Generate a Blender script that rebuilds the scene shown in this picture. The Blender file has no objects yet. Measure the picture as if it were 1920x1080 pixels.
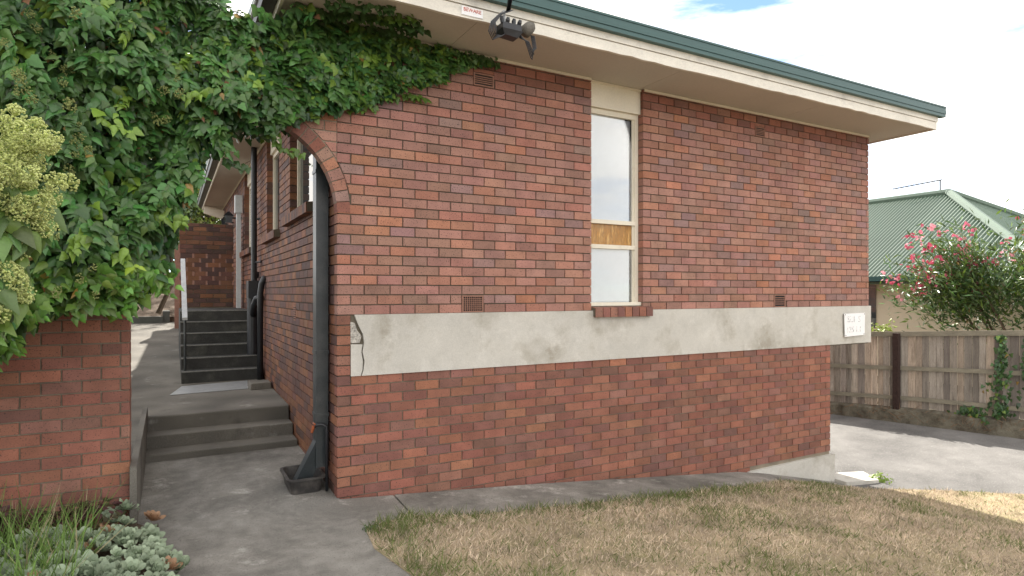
import bpy, math, random
import numpy as np
from mathutils import Vector, Matrix
random.seed(7); rng = np.random.default_rng(11)
scn = bpy.context.scene
COL = scn.collection
R = math.radians

# ------------------------------------------------------------------ camera
CAM = np.array([-1.276, -5.469, 1.807]); YAW = R(29.0)
cd = bpy.data.cameras.new('camera'); cam = bpy.data.objects.new('camera', cd); COL.objects.link(cam)
cam.location = CAM; cam.rotation_euler = (R(90), 0, -YAW)
cd.sensor_width = 36; cd.lens = 36*1154/1920; cd.shift_y = 9/1920; cd.clip_start = .05; cd.clip_end = 600
scn.camera = cam
# ------------------------------------------------------------------ sky + sun
SUN = Vector((.29, 1.0, 1.0)).normalized()
EL = math.asin(SUN.z); AZ = math.atan2(SUN.x, SUN.y)
w = bpy.data.worlds.new('World'); scn.world = w; w.use_nodes = True
nt = w.node_tree; nt.nodes.clear()
def wn(t, **k):
    n = nt.nodes.new(t)
    for a, b in k.items(): setattr(n, a, b)
    return n
sky = wn('ShaderNodeTexSky', sky_type='NISHITA'); sky.sun_disc = False
sky.sun_elevation = EL; sky.sun_rotation = AZ; sky.air_density = .6; sky.dust_density = 0.0; sky.ozone_density = 1.0
tc = wn('ShaderNodeTexCoord'); mp = wn('ShaderNodeMapping'); mp.inputs['Scale'].default_value = (1.0, 1.0, 4.5)
nz = wn('ShaderNodeTexNoise'); nz.inputs['Scale'].default_value = 2.2; nz.inputs['Detail'].default_value = 9; nz.inputs['Roughness'].default_value = .58
rp = wn('ShaderNodeValToRGB'); rp.color_ramp.elements[0].position = .375; rp.color_ramp.elements[0].color = (.0, .0, .0, 1)
rp.color_ramp.elements[1].position = .53; rp.color_ramp.elements[1].color = (1, 1, 1, 1)
mx = wn('ShaderNodeMix', data_type='RGBA'); mx.inputs['B'].default_value = (8.0, 7.6, 7.1, 1)
bg = wn('ShaderNodeBackground'); bg.inputs['Strength'].default_value = .1
out = wn('ShaderNodeOutputWorld')
L = nt.links.new
L(tc.outputs['Generated'], mp.inputs['Vector']); L(mp.outputs['Vector'], nz.inputs['Vector']); L(nz.outputs['Fac'], rp.inputs['Fac'])
L(rp.outputs['Color'], mx.inputs['Factor']); L(sky.outputs['Color'], mx.inputs['A']); L(mx.outputs['Result'], bg.inputs['Color'])
L(bg.outputs['Background'], out.inputs['Surface'])
sd = bpy.data.lights.new('sun', 'SUN'); sd.energy = 3.6; sd.angle = R(.6); sd.color = (1, .94, .85)
so = bpy.data.objects.new('sun', sd); COL.objects.link(so); so.rotation_euler = (-SUN).to_track_quat('-Z', 'Y').to_euler(); so.location = (12, 14, 20)
vs = scn.view_settings; vs.view_transform = 'Standard'; vs.look = 'None'; vs.exposure = 1.66; vs.gamma = 1; vs.use_curve_mapping = False

# ------------------------------------------------------------------ materials
def material(name, col=None, rough=.8, var=.25, vscale=6., fine=60., bump=.15, stain=None, sscale=1.5, slo=.45, shi=.65,
             attr=False, spec=.3, speck=0., speckcol=(.03, .025, .025), stretch=(1, 1, 1), metal=0., trans=0., bdist=.004, stain2=None, s2scale=4., s2lo=.55, s2hi=.62):
    m = bpy.data.materials.new(name); m.use_nodes = True; t = m.node_tree; N = t.nodes; lk = t.links.new
    b = N['Principled BSDF']; b.inputs['Roughness'].default_value = rough; b.inputs['Specular IOR Level'].default_value = spec; b.inputs['Metallic'].default_value = metal
    g = N.new('ShaderNodeNewGeometry'); mpn = N.new('ShaderNodeMapping'); mpn.inputs['Scale'].default_value = stretch
    lk(g.outputs['Position'], mpn.inputs['Vector']); P = mpn.outputs['Vector']
    def noise(sc, det=5, ro=.6):
        n = N.new('ShaderNodeTexNoise'); n.inputs['Scale'].default_value = sc; n.inputs['Detail'].default_value = det; n.inputs['Roughness'].default_value = ro
        lk(P, n.inputs['Vector']); return n.outputs['Fac']
    def mixc(fac, A, B, blend='MIX'):
        x = N.new('ShaderNodeMix'); x.data_type = 'RGBA'; x.blend_type = blend
        for s, v in (('Factor', fac), ('A', A), ('B', B)):
            if hasattr(v, 'is_output') or isinstance(v, bpy.types.NodeSocket): lk(v, x.inputs[s])
            else: x.inputs[s].default_value = (v if s == 'Factor' else (*v, 1))
        return x.outputs['Result']
    def rng_(fac, lo, hi, a=0., bb=1.):
        x = N.new('ShaderNodeMapRange'); lk(fac, x.inputs['Value']); x.inputs['From Min'].default_value = lo; x.inputs['From Max'].default_value = hi
        x.inputs['To Min'].default_value = a; x.inputs['To Max'].default_value = bb; return x.outputs['Result']
    if attr:
        at = N.new('ShaderNodeAttribute'); at.attribute_name = 'Col'; c = at.outputs['Color']
    else:
        v = N.new('ShaderNodeRGB'); v.outputs[0].default_value = (*col, 1); c = v.outputs[0]
    if stain: c = mixc(rng_(noise(sscale, 6, .65), slo, shi), c, stain)
    if stain2: c = mixc(rng_(noise(s2scale, 6, .7), s2lo, s2hi), c, stain2)
    if var:
        f = N.new('ShaderNodeMath'); f.operation = 'ADD'; lk(rng_(noise(vscale), .25, .75, 1-var, 1+var*.6), f.inputs[0]); lk(rng_(noise(fine, 3), .3, .7, -var*.5, var*.5), f.inputs[1])
        x = N.new('ShaderNodeVectorMath'); x.operation = 'SCALE'; lk(c, x.inputs[0]); lk(f.outputs[0], x.inputs['Scale']); c = x.outputs[0]
    if speck:
        c = mixc(rng_(noise(95., 2, .5), .66-speck*.1, .7-speck*.1), c, speckcol)
    lk(c, b.inputs['Base Color'])
    if bump:
        bn = N.new('ShaderNodeBump'); bn.inputs['Strength'].default_value = bump; bn.inputs['Distance'].default_value = bdist
        lk(noise(fine*1.3, 6, .65), bn.inputs['Height']); lk(bn.outputs['Normal'], b.inputs['Normal'])
    if trans:
        tr = N.new('ShaderNodeBsdfTranslucent'); lk(c, tr.inputs['Color']); ms = N.new('ShaderNodeMixShader'); ms.inputs['Fac'].default_value = trans
        lk(b.outputs[0], ms.inputs[1]); lk(tr.outputs[0], ms.inputs[2]); lk(ms.outputs[0], N['Material Output'].inputs['Surface'])
    return m
def glass(name, tint=(1, 1, 1), refl=.25, rough=.02, body=None, bump=0, bscale=(20, 20, 6)):
    m = bpy.data.materials.new(name); m.use_nodes = True; t = m.node_tree; N = t.nodes; lk = t.links.new; N.remove(N['Principled BSDF'])
    g = N.new('ShaderNodeBsdfGlossy'); g.inputs['Roughness'].default_value = rough
    b = N.new('ShaderNodeBsdfTransparent' if body is None else 'ShaderNodeBsdfDiffuse'); b.inputs['Color'].default_value = (*(tint if body is None else body), 1)
    fr = N.new('ShaderNodeFresnel'); fr.inputs['IOR'].default_value = 1.5
    a = N.new('ShaderNodeMath'); a.operation = 'ADD'; a.inputs[1].default_value = refl; a.use_clamp = True; lk(fr.outputs[0], a.inputs[0])
    x = N.new('ShaderNodeMixShader'); lk(a.outputs[0], x.inputs[0]); lk(b.outputs[0], x.inputs[1]); lk(g.outputs[0], x.inputs[2]); lk(x.outputs[0], N['Material Output'].inputs['Surface'])
    if bump:
        ge = N.new('ShaderNodeNewGeometry'); mpn = N.new('ShaderNodeMapping'); mpn.inputs['Scale'].default_value = bscale; lk(ge.outputs['Position'], mpn.inputs['Vector'])
        n = N.new('ShaderNodeTexNoise'); n.inputs['Scale'].default_value = 3; lk(mpn.outputs['Vector'], n.inputs['Vector'])
        bn = N.new('ShaderNodeBump'); bn.inputs['Strength'].default_value = bump; bn.inputs['Distance'].default_value = .01; lk(n.outputs['Fac'], bn.inputs['Height'])
        lk(bn.outputs[0], g.inputs['Normal']); lk(bn.outputs[0], b.inputs['Normal']) if body is not None else None
    return m
MT = dict(
 brick=material('brick', attr=True, rough=.72, var=.26, vscale=5, fine=120, bump=.35, speck=.35, bdist=.003),
 mortar=material('mortar', (.14, .12, .09), .95, .3, 5, 150, .5, bdist=.004),
 mortar_pale=material('pale_mortar', (.25, .213, .16), .95, .3, 5, 150, .5, bdist=.004),
 band=material('concrete_render', (.53, .51, .46), .9, .16, 3, 90, .25, stain=(.33, .305, .255), sscale=1.5, slo=.5, shi=.66, stain2=(.6, .58, .53), s2scale=2.6, s2lo=.52, s2hi=.68),
 conc=material('path_concrete', (.31, .295, .265), .92, .5, 3, 190, .9, stain=(.17, .16, .142), sscale=1.6, slo=.42, shi=.66, stain2=(.48, .46, .42), s2scale=3.2, s2lo=.57, s2hi=.72, speck=.3, speckcol=(.12, .11, .1), bdist=.008),
 stepc=material('step_concrete', (.2, .185, .158), .9, .45, 4, 150, .5, stain=(.1, .093, .08), sscale=2, slo=.42, shi=.66, stain2=(.33, .32, .29), s2scale=3, s2lo=.6, s2hi=.75, bdist=.006),
 darkstep=material('dark_painted_concrete', (.05, .05, .047), .8, .35, 5, 80, .4, stain=(.1, .1, .085), sscale=3, slo=.52, shi=.75),
 nosing=material('worn_nosing', (.2, .2, .185), .85, .4, 14, 70, .3),
 asphalt=material('asphalt', (.2, .194, .185), .93, .3, 2, 130, .8, stain=(.15, .146, .14), sscale=.8, speck=.2, speckcol=(.4, .39, .37), bdist=.01),
 soil=material('soil', (.1, .075, .05), .95, .4, 4, 60, .8, bdist=.02),
 mulch=material('mulch', (.16, .12, .085), .95, .5, 12, 60, .9, bdist=.03),
 lawnsoil=material('lawn_thatch', (.4, .32, .21), .95, .4, 3, 70, .8, stain=(.26, .23, .12), sscale=1.3, bdist=.015),
 cream=material('cream_paint', (.74, .69, .57), .6, .1, 3, 60, .08, stain=(.6, .54, .42), sscale=5, slo=.6, shi=.8),
 fascia=material('weathered_fascia', (.74, .71, .63), .7, .14, 3, 50, .15, stain=(.47, .45, .4), sscale=2.4, slo=.55, shi=.78, stretch=(1, 1, 2)),
 soffit=material('soffit_board', (.52, .475, .41), .8, .07, 1.2, 40, .04),
 green=material('green_metal', (.035, .095, .09), .42, .12, 2, 40, .03, spec=.5, stretch=(.6, 1, 12)),
 roofgreen=material('green_roof_steel', (.075, .122, .085), .45, .12, .8, 20, .03, spec=.5),
 capgreen=material('green_ridge_cap', (.12, .17, .13), .5, .1, 1, 20, .02),
 gutterdark=material('dark_gutter', (.075, .08, .07), .5, .2, 4, 30, .05),
 pipe=material('charcoal_pipe', (.03, .037, .04), .38, .25, 5, 60, .05, spec=.5, stain=(.055, .06, .06), sscale=3),
 black=material('black_plastic', (.02, .022, .026), .4, .3, 30, 90, .1, spec=.5),
 tub=material('old_tub_plastic', (.045, .042, .04), .5, .3, 8, 80, .15, stain=(.11, .1, .09), sscale=6),
 galv=material('galvanised_metal', (.42, .43, .43), .45, .2, 8, 60, .05, metal=.5),
 whitepaint=material('white_paint', (.78, .78, .76), .6, .08, 4, 40, .05),
 signw=material('sign_white', (.82, .82, .82), .55, .06, 6, 50, .1),
 faded=material('faded_lettering', (.33, .33, .33), .8, .2, 30, 60, 0, stain=(.8, .8, .8), sscale=45, slo=.42, shi=.5),
 red=material('faded_red_lettering', (.6, .1, .06), .7, .2, 30, 60, 0, stain=(.75, .5, .42), sscale=60, slo=.5, shi=.6),
 blind=material('white_blind', (.9, .92, .93), .8, .05, 2, 20, 0),
 timber=material('weathered_timber', attr=True, rough=.88, var=.35, vscale=5, fine=40, bump=.4, stretch=(6, 6, .6), stain=(.12, .09, .065), sscale=2.2, slo=.55, shi=.8, bdist=.004),
 rail=material('weathered_rail', (.25, .23, .175), .9, .3, 4, 40, .4, stretch=(4, .8, 4)),
 rust=material('rusty_steel', (.05, .03, .025), .8, .4, 20, 70, .3),
 wallcream=material('cream_stucco', (.68, .6, .46), .9, .06, 2, 50, .1),
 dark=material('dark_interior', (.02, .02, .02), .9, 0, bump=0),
 leaf=material('ivy_leaf', attr=True, rough=.33, var=.15, vscale=25, fine=80, bump=.1, spec=.45, trans=.22),
 grass=material('grass_blade', attr=True, rough=.7, var=.12, vscale=3, fine=40, bump=0, trans=.25),
 petal=material('flower', attr=True, rough=.6, var=.1, vscale=30, fine=60, bump=0, trans=.3),
 bark=material('bark', (.13, .095, .065), .95, .4, 8, 50, .8, stretch=(3, 3, .7), bdist=.01),
 succ=material('succulent_leaf', attr=True, rough=.55, var=.15, vscale=25, fine=60, bump=.05, trans=.08),
 pane=glass('window_glass', (.97, .98, .985), .0),
 amber=material('amber_glass', (.4, .19, .03), .18, var=.45, vscale=3, fine=9, bump=.6, spec=.6, stretch=(14, 14, 2.5), stain=(.6, .36, .11), sscale=2.2, slo=.5, shi=.64, bdist=.01),
 darkglass=glass('dark_window_glass', refl=.12, body=(.05, .06, .065)),
)
# ------------------------------------------------------------------ mesh helpers
class MB:
    def __init__(s): s.v = []; s.f = []; s.c = []
    def face(s, pts, col=None):
        n = len(s.v); s.v += [tuple(p) for p in pts]; s.f.append(tuple(range(n, n+len(pts)))); s.c.append(col); return s
    def hull8(s, p, col=None):       # p: 8 points, bottom 4 ccw then top 4 ccw
        n = len(s.v); s.v += [tuple(q) for q in p]
        for f in ((3, 2, 1, 0), (4, 5, 6, 7), (0, 1, 5, 4), (1, 2, 6, 5), (2, 3, 7, 6), (3, 0, 4, 7)):
            s.f.append(tuple(n+i for i in f)); s.c.append(col)
        return s
    def box(s, a, b, col=None):
        (x0, y0, z0), (x1, y1, z1) = a, b
        return s.hull8([(x0, y0, z0), (x1, y0, z0), (x1, y1, z0), (x0, y1, z0), (x0, y0, z1), (x1, y0, z1), (x1, y1, z1), (x0, y1, z1)], col)
    def prism(s, poly, axis, a, b, col=None):   # poly of 2D points extruded along axis 'x','y','z'
        def p3(p, t): return {'y': (p[0], t, p[1]), 'x': (t, p[0], p[1]), 'z': (p[0], p[1], t)}[axis]
        A = [p3(p, a) for p in poly]; B = [p3(p, b) for p in poly]
        s.face(A, col); s.face(B[::-1], col)
        for i in range(len(poly)):
            j = (i+1) % len(poly); s.face([A[j], A[i], B[i], B[j]], col)
        return s
    def tube(s, pts, rad, n=10, col=None, cap=True, flat=None):
        pts = [Vector(p) for p in pts]; rad = rad if hasattr(rad, '__len__') else [rad]*len(pts); rings = []
        pu = None
        for i, p in enumerate(pts):
            d = (pts[min(i+1, len(pts)-1)]-pts[max(i-1, 0)]).normalized()
            u = (pu - d*pu.dot(d)) if pu is not None else d.cross(Vector((0, 0, 1)) if abs(d.z) < .9 else Vector((1, 0, 0)))
            u.normalize(); pu = u; v = d.cross(u); b = len(s.v)
            for k in range(n):
                a = 2*math.pi*k/n; s.v.append(tuple(p+(u*math.cos(a)+v*math.sin(a))*rad[i]))
            rings.append(b)
        for a, b in zip(rings, rings[1:]):
            for k in range(n): s.f.append((a+k, a+(k+1) % n, b+(k+1) % n, b+k)); s.c.append(col)
        if cap:
            s.f.append(tuple(rings[0]+k for k in range(n))[::-1]); s.c.append(col); s.f.append(tuple(rings[-1]+k for k in range(n))); s.c.append(col)
        return s
    def build(s, name, mat, parent=None, smooth=False, center=False, fixn=True):
        me = bpy.data.meshes.new(name); off = Vector((0, 0, 0)); vv = s.v
        if center:
            A = np.array(vv); o = (A.min(0)+A.max(0))/2; off = Vector(o); vv = [tuple(q) for q in (A-o)]
        me.from_pydata(vv, [], s.f)
        if any(c is not None for c in s.c):
            ca = me.color_attributes.new('Col', 'FLOAT_COLOR', 'CORNER'); arr = []
            for f, c in zip(s.f, s.c): arr += list((*(c or (.5, .5, .5)), 1))*len(f)
            ca.data.foreach_set('color', arr)
        if fixn:
            import bmesh
            bm = bmesh.new(); bm.from_mesh(me); bmesh.ops.remove_doubles(bm, verts=bm.verts, dist=1e-6) if smooth else None
            bmesh.ops.recalc_face_normals(bm, faces=bm.faces); bm.to_mesh(me); bm.free()
        if smooth: me.polygons.foreach_set('use_smooth', [True]*len(me.polygons))
        me.materials.append(MT[mat] if isinstance(mat, str) else mat)
        o = bpy.data.objects.new(name, me); COL.objects.link(o); o.location = off
        if parent: o.parent = parent; o.location = off - Vector(world_loc(parent))
        return o
WL = {}
def world_loc(o):
    p = Vector(o.location)
    while o.parent: o = o.parent; p += Vector(o.location)
    return p
def thing(name, label, cat, loc=(0, 0, 0), group=None):
    o = bpy.data.objects.new(name, None); COL.objects.link(o); o.location = loc; o.empty_display_size = .2
    return tag(o, label, cat, group)
def tag(o, label, cat, group=None):
    o['label'] = label; o['category'] = cat
    if group: o['group'] = group
    return o
def kind(o, k): o['kind'] = k; return o
def scatter(name, V, F, pos, rot, scl, cols, mat, parent=None, smooth=True):
    V = np.asarray(V, float); nV = len(V); N = len(pos)
    scl = np.asarray(scl, float); scl = scl[:, None] if scl.ndim == 1 else scl
    W = np.einsum('nij,nvj->nvi', rot, V[None]*(scl[:, None, :] if scl.shape[1] == 3 else scl[:, None])) + np.asarray(pos)[:, None, :]
    Fa = np.array(F); k = Fa.shape[1]; faces = (Fa[None]+(np.arange(N)*nV)[:, None, None]).reshape(-1, k)
    me = bpy.data.meshes.new(name); nf = len(faces)
    me.vertices.add(N*nV); me.vertices.foreach_set('co', W.reshape(-1).astype(np.float32))
    me.loops.add(nf*k); me.loops.foreach_set('vertex_index', faces.reshape(-1).astype(np.int32))
    me.polygons.add(nf); me.polygons.foreach_set('loop_start', (np.arange(nf)*k).astype(np.int32)); me.polygons.foreach_set('loop_total', np.full(nf, k, np.int32))
    ca = me.color_attributes.new('Col', 'FLOAT_COLOR', 'CORNER')
    cc = np.concatenate([np.asarray(cols), np.ones((N, 1))], 1); ca.data.foreach_set('color', np.repeat(cc, len(F)*k, axis=0).reshape(-1).astype(np.float32))
    me.update(calc_edges=True); me.validate()
    if smooth: me.polygons.foreach_set('use_smooth', [True]*nf)
    me.materials.append(MT[mat]); o = bpy.data.objects.new(name, me); COL.objects.link(o)
    if parent: o.parent = parent; o.location = -world_loc(parent)
    return o
def frames(nrm, tip):
    n = nrm/np.linalg.norm(nrm, axis=1, keepdims=True); t = tip - n*np.sum(tip*n, 1, keepdims=True); t /= np.linalg.norm(t, axis=1, keepdims=True)+1e-9
    x = np.cross(t, n); return np.stack([x, t, n], axis=2)
def unit(n): v = rng.normal(size=(n, 3)); return v/np.linalg.norm(v, axis=1, keepdims=True)

# ------------------------------------------------------------------ ground
KX = [-60, 0, 2, 5.2, 7, 8.3, 11, 14, 40, 90]; KZ = [.02, 0, -.171, -.488, -.89, -.86, -.65, -.5, -.3, -.3]
def g(x): return float(np.interp(x, KX, KZ))
def sheet(name, poly, mat, lift, step=.5, zf=None, thick=None, knots=False):
    import bmesh
    zf = zf or (lambda x, y: g(x))
    bm = bmesh.new(); f = bm.faces.new([bm.verts.new((x, y, 0)) for x, y in poly])
    xs = [p[0] for p in poly]; ys = [p[1] for p in poly]
    def cuts(a, b, nrm, k):
        for t in np.arange(math.ceil(a/step)*step, b, step):
            bmesh.ops.bisect_plane(bm, geom=bm.verts[:]+bm.edges[:]+bm.faces[:], plane_co=(t*nrm[0], t*nrm[1], 0), plane_no=nrm)
    cuts(min(xs), max(xs), (1, 0, 0), 0)
    for t in (KX[1:-1] if knots else ()): bmesh.ops.bisect_plane(bm, geom=bm.verts[:]+bm.edges[:]+bm.faces[:], plane_co=(t, 0, 0), plane_no=(1, 0, 0))
    if max(ys)-min(ys) < 40: cuts(min(ys), max(ys), (0, 1, 0), 1)
    for v in bm.verts: v.co.z = zf(v.co.x, v.co.y)+lift
    if thick:
        r = bmesh.ops.extrude_face_region(bm, geom=bm.faces[:])
        for v in [e for e in r['geom'] if isinstance(e, bmesh.types.BMVert)]: v.co.z -= thick
    bmesh.ops.recalc_face_normals(bm, faces=bm.faces)
    me = bpy.data.meshes.new(name); bm.to_mesh(me); bm.free(); me.materials.append(MT[mat])
    if not thick and me.polygons[0].normal.z < 0: me.flip_normals()
    o = bpy.data.objects.new(name, me); COL.objects.link(o); return kind(o, 'structure')
sheet('ground', [(-150, -120), (250, -120), (250, 250), (-150, 250)], 'soil', -.06, step=10, knots=True)
pz = lambda x, y: g(x)+.037*max(0, y)
sheet('path', [(-1.55, -7), (.2, -7), (.12, -1.75), (.02, -1.2), (.1, -.8), (.47, -.64), (.5, -.02), (.02, -.02), (.02, 1.9), (-1.55, 1.9)], 'conc', .0, zf=pz, thick=.12)
sheet('path', [(.485, -.66), (1, -.8), (2.4, -.78), (4.5, -.6), (6.6, -.32), (7.0, -.25), (7.0, -.02), (.515, -.02)], 'conc', .004, thick=.12)
lawn_poly = [(.03, -.78), (-.02, -1.2), (.08, -1.75), (.17, -7), (9.9, -7), (9.4, -3), (8.47, -1.72), (7.27, -.56), (6.7, -.28), (4.49, -.58), (2.37, -.75), (1, -.77), (.45, -.62)]
lz = lambda x, y: g(x)+.03*min(1, max(0, (-.55-y)/.6))*min(1, max(0, x/.5))
sheet('lawn', lawn_poly, 'lawnsoil', .005, step=.25, zf=lz, thick=.1)
sheet('driveway', [(6.9, 40), (6.9, -.26), (7.27, -.54), (8.47, -1.70), (9.4, -3), (9.9, -7), (12.5, -7), (12.5, 0), (10.5, 10), (10.5, 40)], 'asphalt', -.012, step=.5, knots=True)
sheet('garden_bed', [(-8, -7), (-1.42, -7), (-1.33, -1), (-1.36, .0), (-8, .0)], 'soil', .03)
# pale concrete pad by the end of the wall
tag(MB().hull8([(7.0, -.2, -.95), (7.5, -.36, -.95), (7.72, .0, -.95), (7.02, .25, -.95), (7.0, -.2, -.845), (7.5, -.36, -.845), (7.72, .0, -.845), (7.02, .25, -.845)]).build('concrete_pad', 'band'),
    'pale concrete pad on the driveway at the end of the brick wall', 'slab')

# ------------------------------------------------------------------ bricks
BL, BH, J = .24, .0894, .010
PU = [((.345, .178, .138), 8), ((.36, .17, .12), 4), ((.39, .175, .108), .9), ((.28, .168, .148), 1.5), ((.305, .166, .13), 3)]
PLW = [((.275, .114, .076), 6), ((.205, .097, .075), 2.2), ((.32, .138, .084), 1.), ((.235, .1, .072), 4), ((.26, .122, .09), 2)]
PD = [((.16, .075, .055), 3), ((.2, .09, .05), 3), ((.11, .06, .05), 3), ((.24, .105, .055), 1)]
def bcol(pal):
    c = random.choices([p[0] for p in pal], [p[1] for p in pal])[0]; k = random.uniform(.85, 1.15)
    return tuple(min(.7, x*k*random.uniform(.95, 1.05)) for x in c)
def rows(z0, z1, u0, u1, holes=(), zref=0., shift=0., lead=None):
    """list of (ua,ub,za,zb): running bond clipped to a rectangle minus holes"""
    res = []; k = math.floor((z0-zref)/BH+1e-6)
    while zref+k*BH < z1-.005:
        za, zb = max(z0, zref+k*BH)+J/2, min(z1, zref+(k+1)*BH)-J/2
        if zb-za > .012:
            st = u0 - (BL/2 if k % 2 else 0) + shift
            spans = [(u0, u1)]
            for (a, b, c, d) in holes:
                if c < zb and d > za:
                    ns = []
                    for s, e in spans:
                        if b <= s or a >= e: ns.append((s, e)); continue
                        if a > s: ns.append((s, a))
                        if b < e: ns.append((b, e))
                    spans = ns
            n = int((u1-st)/BL)+2
            for i in range(n):
                ua, ub = st+i*BL, st+(i+1)*BL
                for s, e in spans:
                    A, B = max(ua, s), min(ub, e)
                    if B-A > .035: res.append((A+(J/2 if A > s+1e-6 else 0), B-(J/2 if B < e-1e-6 else 0), za, zb))
        k += 1
    return res
def brick_into(mb, poly, mp, depth, col):
    """poly: 2D (u,z) convex outline; mp(u,z,d)->3D, d = depth behind the face. Chamfered front face."""
    c = np.mean(poly, 0); e = .0028; dj = random.uniform(-.0015, .0015)
    inn = [c+(np.array(p)-c)*(1-e/max(.02, np.linalg.norm(np.array(p)-c))*1.4) for p in poly]
    n = len(poly)
    front = [mp(p[0], p[1], dj) for p in inn]; edge = [mp(p[0], p[1], e+dj) for p in poly]; back = [mp(p[0], p[1], depth) for p in poly]
    b = len(mb.v); mb.v += front+edge+back
    mb.f.append(tuple(b+i for i in range(n))); mb.c.append(col)
    for i in range(n):
        j = (i+1) % n
        mb.f.append((b+i, b+n+i, b+n+j, b+j)); mb.c.append(col); mb.f.append((b+n+i, b+2*n+i, b+2*n+j, b+n+j)); mb.c.append(col)
def proj(p):
    v = np.array(p)-CAM; s, c = math.sin(YAW), math.cos(YAW); z = v[0]*s+v[1]*c
    return (960+1154*(v[0]*c-v[1]*s)/z, 549-1154*v[2]/z, z)
class Wall:
    """bricks of one wall: the largest in view become objects, the rest one 'bricks' part"""
    def __init__(s): s.items = []
    def add(s, poly, mp, depth, col): s.items.append((poly, mp, depth, col))
    def rects(s, rs, mp, depth, pal, clip=None):
        for (a, b, c, d) in rs:
            poly = [(a, c), (b, c), (b, d), (a, d)]
            if clip:
                poly = clip(poly)
                if poly is None: continue
            s.add(poly, mp, depth, bcol(pal((a+b)/2, (c+d)/2) if callable(pal) else pal))
    def emit(s, parent, nsep, hidden=lambda p: False):
        sc = []
        for it in s.items:
            c = np.mean(it[0], 0); p = it[1](c[0], c[1], 0); x, y, z = proj(p)
            ok = z > .5 and -20 < x < 1940 and -20 < y < 1100 and not hidden((x, y))
            ar = abs((it[0][1][0]-it[0][0][0])*(it[0][2][1]-it[0][1][1]))
            sc.append(ar/z/z if ok else 0)
        order = np.argsort(sc)[::-1]; sep = set(i for i in order[:nsep] if sc[i] > 0); rest = MB()
        for i, it in enumerate(s.items):
            if i in sep:
                m = MB(); brick_into(m, *it); m.build('brick', 'brick', parent, center=True)
            else: brick_into(rest, *it)
        if rest.v: kind(rest.build('bricks', 'brick', parent), 'stuff')
front = lambda y: (lambda u, z, d: (u, y+d, z))
sideL = lambda x: (lambda u, z, d: (x+d, u, z))     # face looks to -X, u = Y
sideR = lambda x: (lambda u, z, d: (x-d, u, z))
ZS = 4.155                                            # soffit height
AR, AZc, AXc = .775, 2.513, -.775                     # arch radius, springing height, centre
def archclip(poly):
    c = np.mean(poly, 0); v = np.array([c[0]-AXc, c[1]-AZc]); r = np.linalg.norm(v); RE = AR+.125
    if c[1] < AZc and c[0] < .125 and False: return None
    if r > RE+.2 or c[1] < AZc-.05: return poly
    n = v/r; lim = RE; outp = []
    for i in range(len(poly)):
        p, q = np.array(poly[i]), np.array(poly[(i+1) % len(poly)]); o = np.array([AXc, AZc]); dp, dq = (p-o)@n-lim, (q-o)@n-lim
        if dp >= 0: outp.append(tuple(p))
        if dp*dq < 0: outp.append(tuple(p+(q-p)*dp/(dp-dq)))
    if len(outp) < 3: return None
    A = np.array(outp)
    return outp if (A.max(0)-A.min(0)).min() > .02 else None

# ------------------------------------------------------------------ the house
house = thing('house', 'long red brick house with green roof edge and pale concrete band', 'house', (0, 0, 0))
XR, XL = 7.86, 6.94
ivy_hide = lambda p: p[0] < 840 and p[1] < 185-(p[0]-640)*.2
fw_ = MB()
W0, W1 = 2.75, 3.483
# mortar core, recessed, with the window opening left free
fw_.box((.014, .014, 1.05), (W0-.008, .2, ZS)); fw_.box((W1+.008, .014, 1.05), (XR-.008, .2, ZS)); fw_.box((W0-.008, .014, 1.05), (W1+.008, .2, 1.66)); 
front_wall = fw_.build('front_wall', 'mortar', house)
base_wall = MB().box((.014, .013, -1.1), (XL-.008, .2, 1.049)).build('base_wall', 'mortar_pale', house)
wl = Wall()
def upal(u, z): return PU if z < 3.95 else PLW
up = rows(18*BH, ZS, 0, XR, [(W0, W1, 1.6, 9)] + [(a, b, c, d) for a, b, c, d in ((1.32, 1.55, 43*BH, 44.5*BH), (1.195, 1.435, 18*BH, 20*BH), (5.37, 5.56, 43*BH, 44.5*BH), (5.735, 5.97, 18*BH, 20*BH))])
wl.rects([r for r in up if r[0] > .001], front(0), .1, upal, archclip)
wl.rects([r for r in up if r[0] <= .001 and r[2] < AZc], front(0), .1, upal)
wl.rects([r for r in up if r[0] <= .001 and r[2] >= AZc], front(0), .1, upal, archclip)
wl.rects(rows(12*BH, 18*BH, 0, .118), front(0), .1, PLW)
wl.rects([(a+.004, b-.004, 44.5*BH+.004, 45*BH-.005) for a, b in ((1.32, 1.55), (5.37, 5.56))], front(0), .1, PLW)
def groundz(u): return g(u)-.02
low = [r for r in rows(-11*BH, 12*BH, 0, XL) if r[3] > groundz(r[0]) and not (r[0] > 5.25 and r[3] < -.44-.07*max(0, 0))]
wb = Wall(); wb.rects(low, front(0), .1, PLW)
wl.emit(front_wall, 170, ivy_hide); wb.emit(base_wall, 130)
# arch voussoirs belonging to the right half (in the house wall)
sw = MB()
SWIN = [(1.05, 2.449), (3.30, 4.507), (6.3, 7.75)]       # side window openings in Y
SZ = (2.74, 2.66, 2.62)
ys = [.0]
def swbox(y0, y1, z0, z1): sw.box((.02, y0, z0), (.2, y1, z1))
prev = .012
for (a, b), z in zip(SWIN, SZ):
    swbox(prev, a-.012, -.1, ZS); swbox(a-.012, b+.012, -.1, z-.004); prev = b+.012
swbox(prev, 14, -.1, ZS)
side_wall = sw.build('side_wall', 'mortar', house)
sl = Wall()
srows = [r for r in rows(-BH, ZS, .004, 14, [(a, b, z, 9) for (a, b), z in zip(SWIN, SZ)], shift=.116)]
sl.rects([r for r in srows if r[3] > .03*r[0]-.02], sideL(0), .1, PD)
sl.emit(side_wall, 0)
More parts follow.
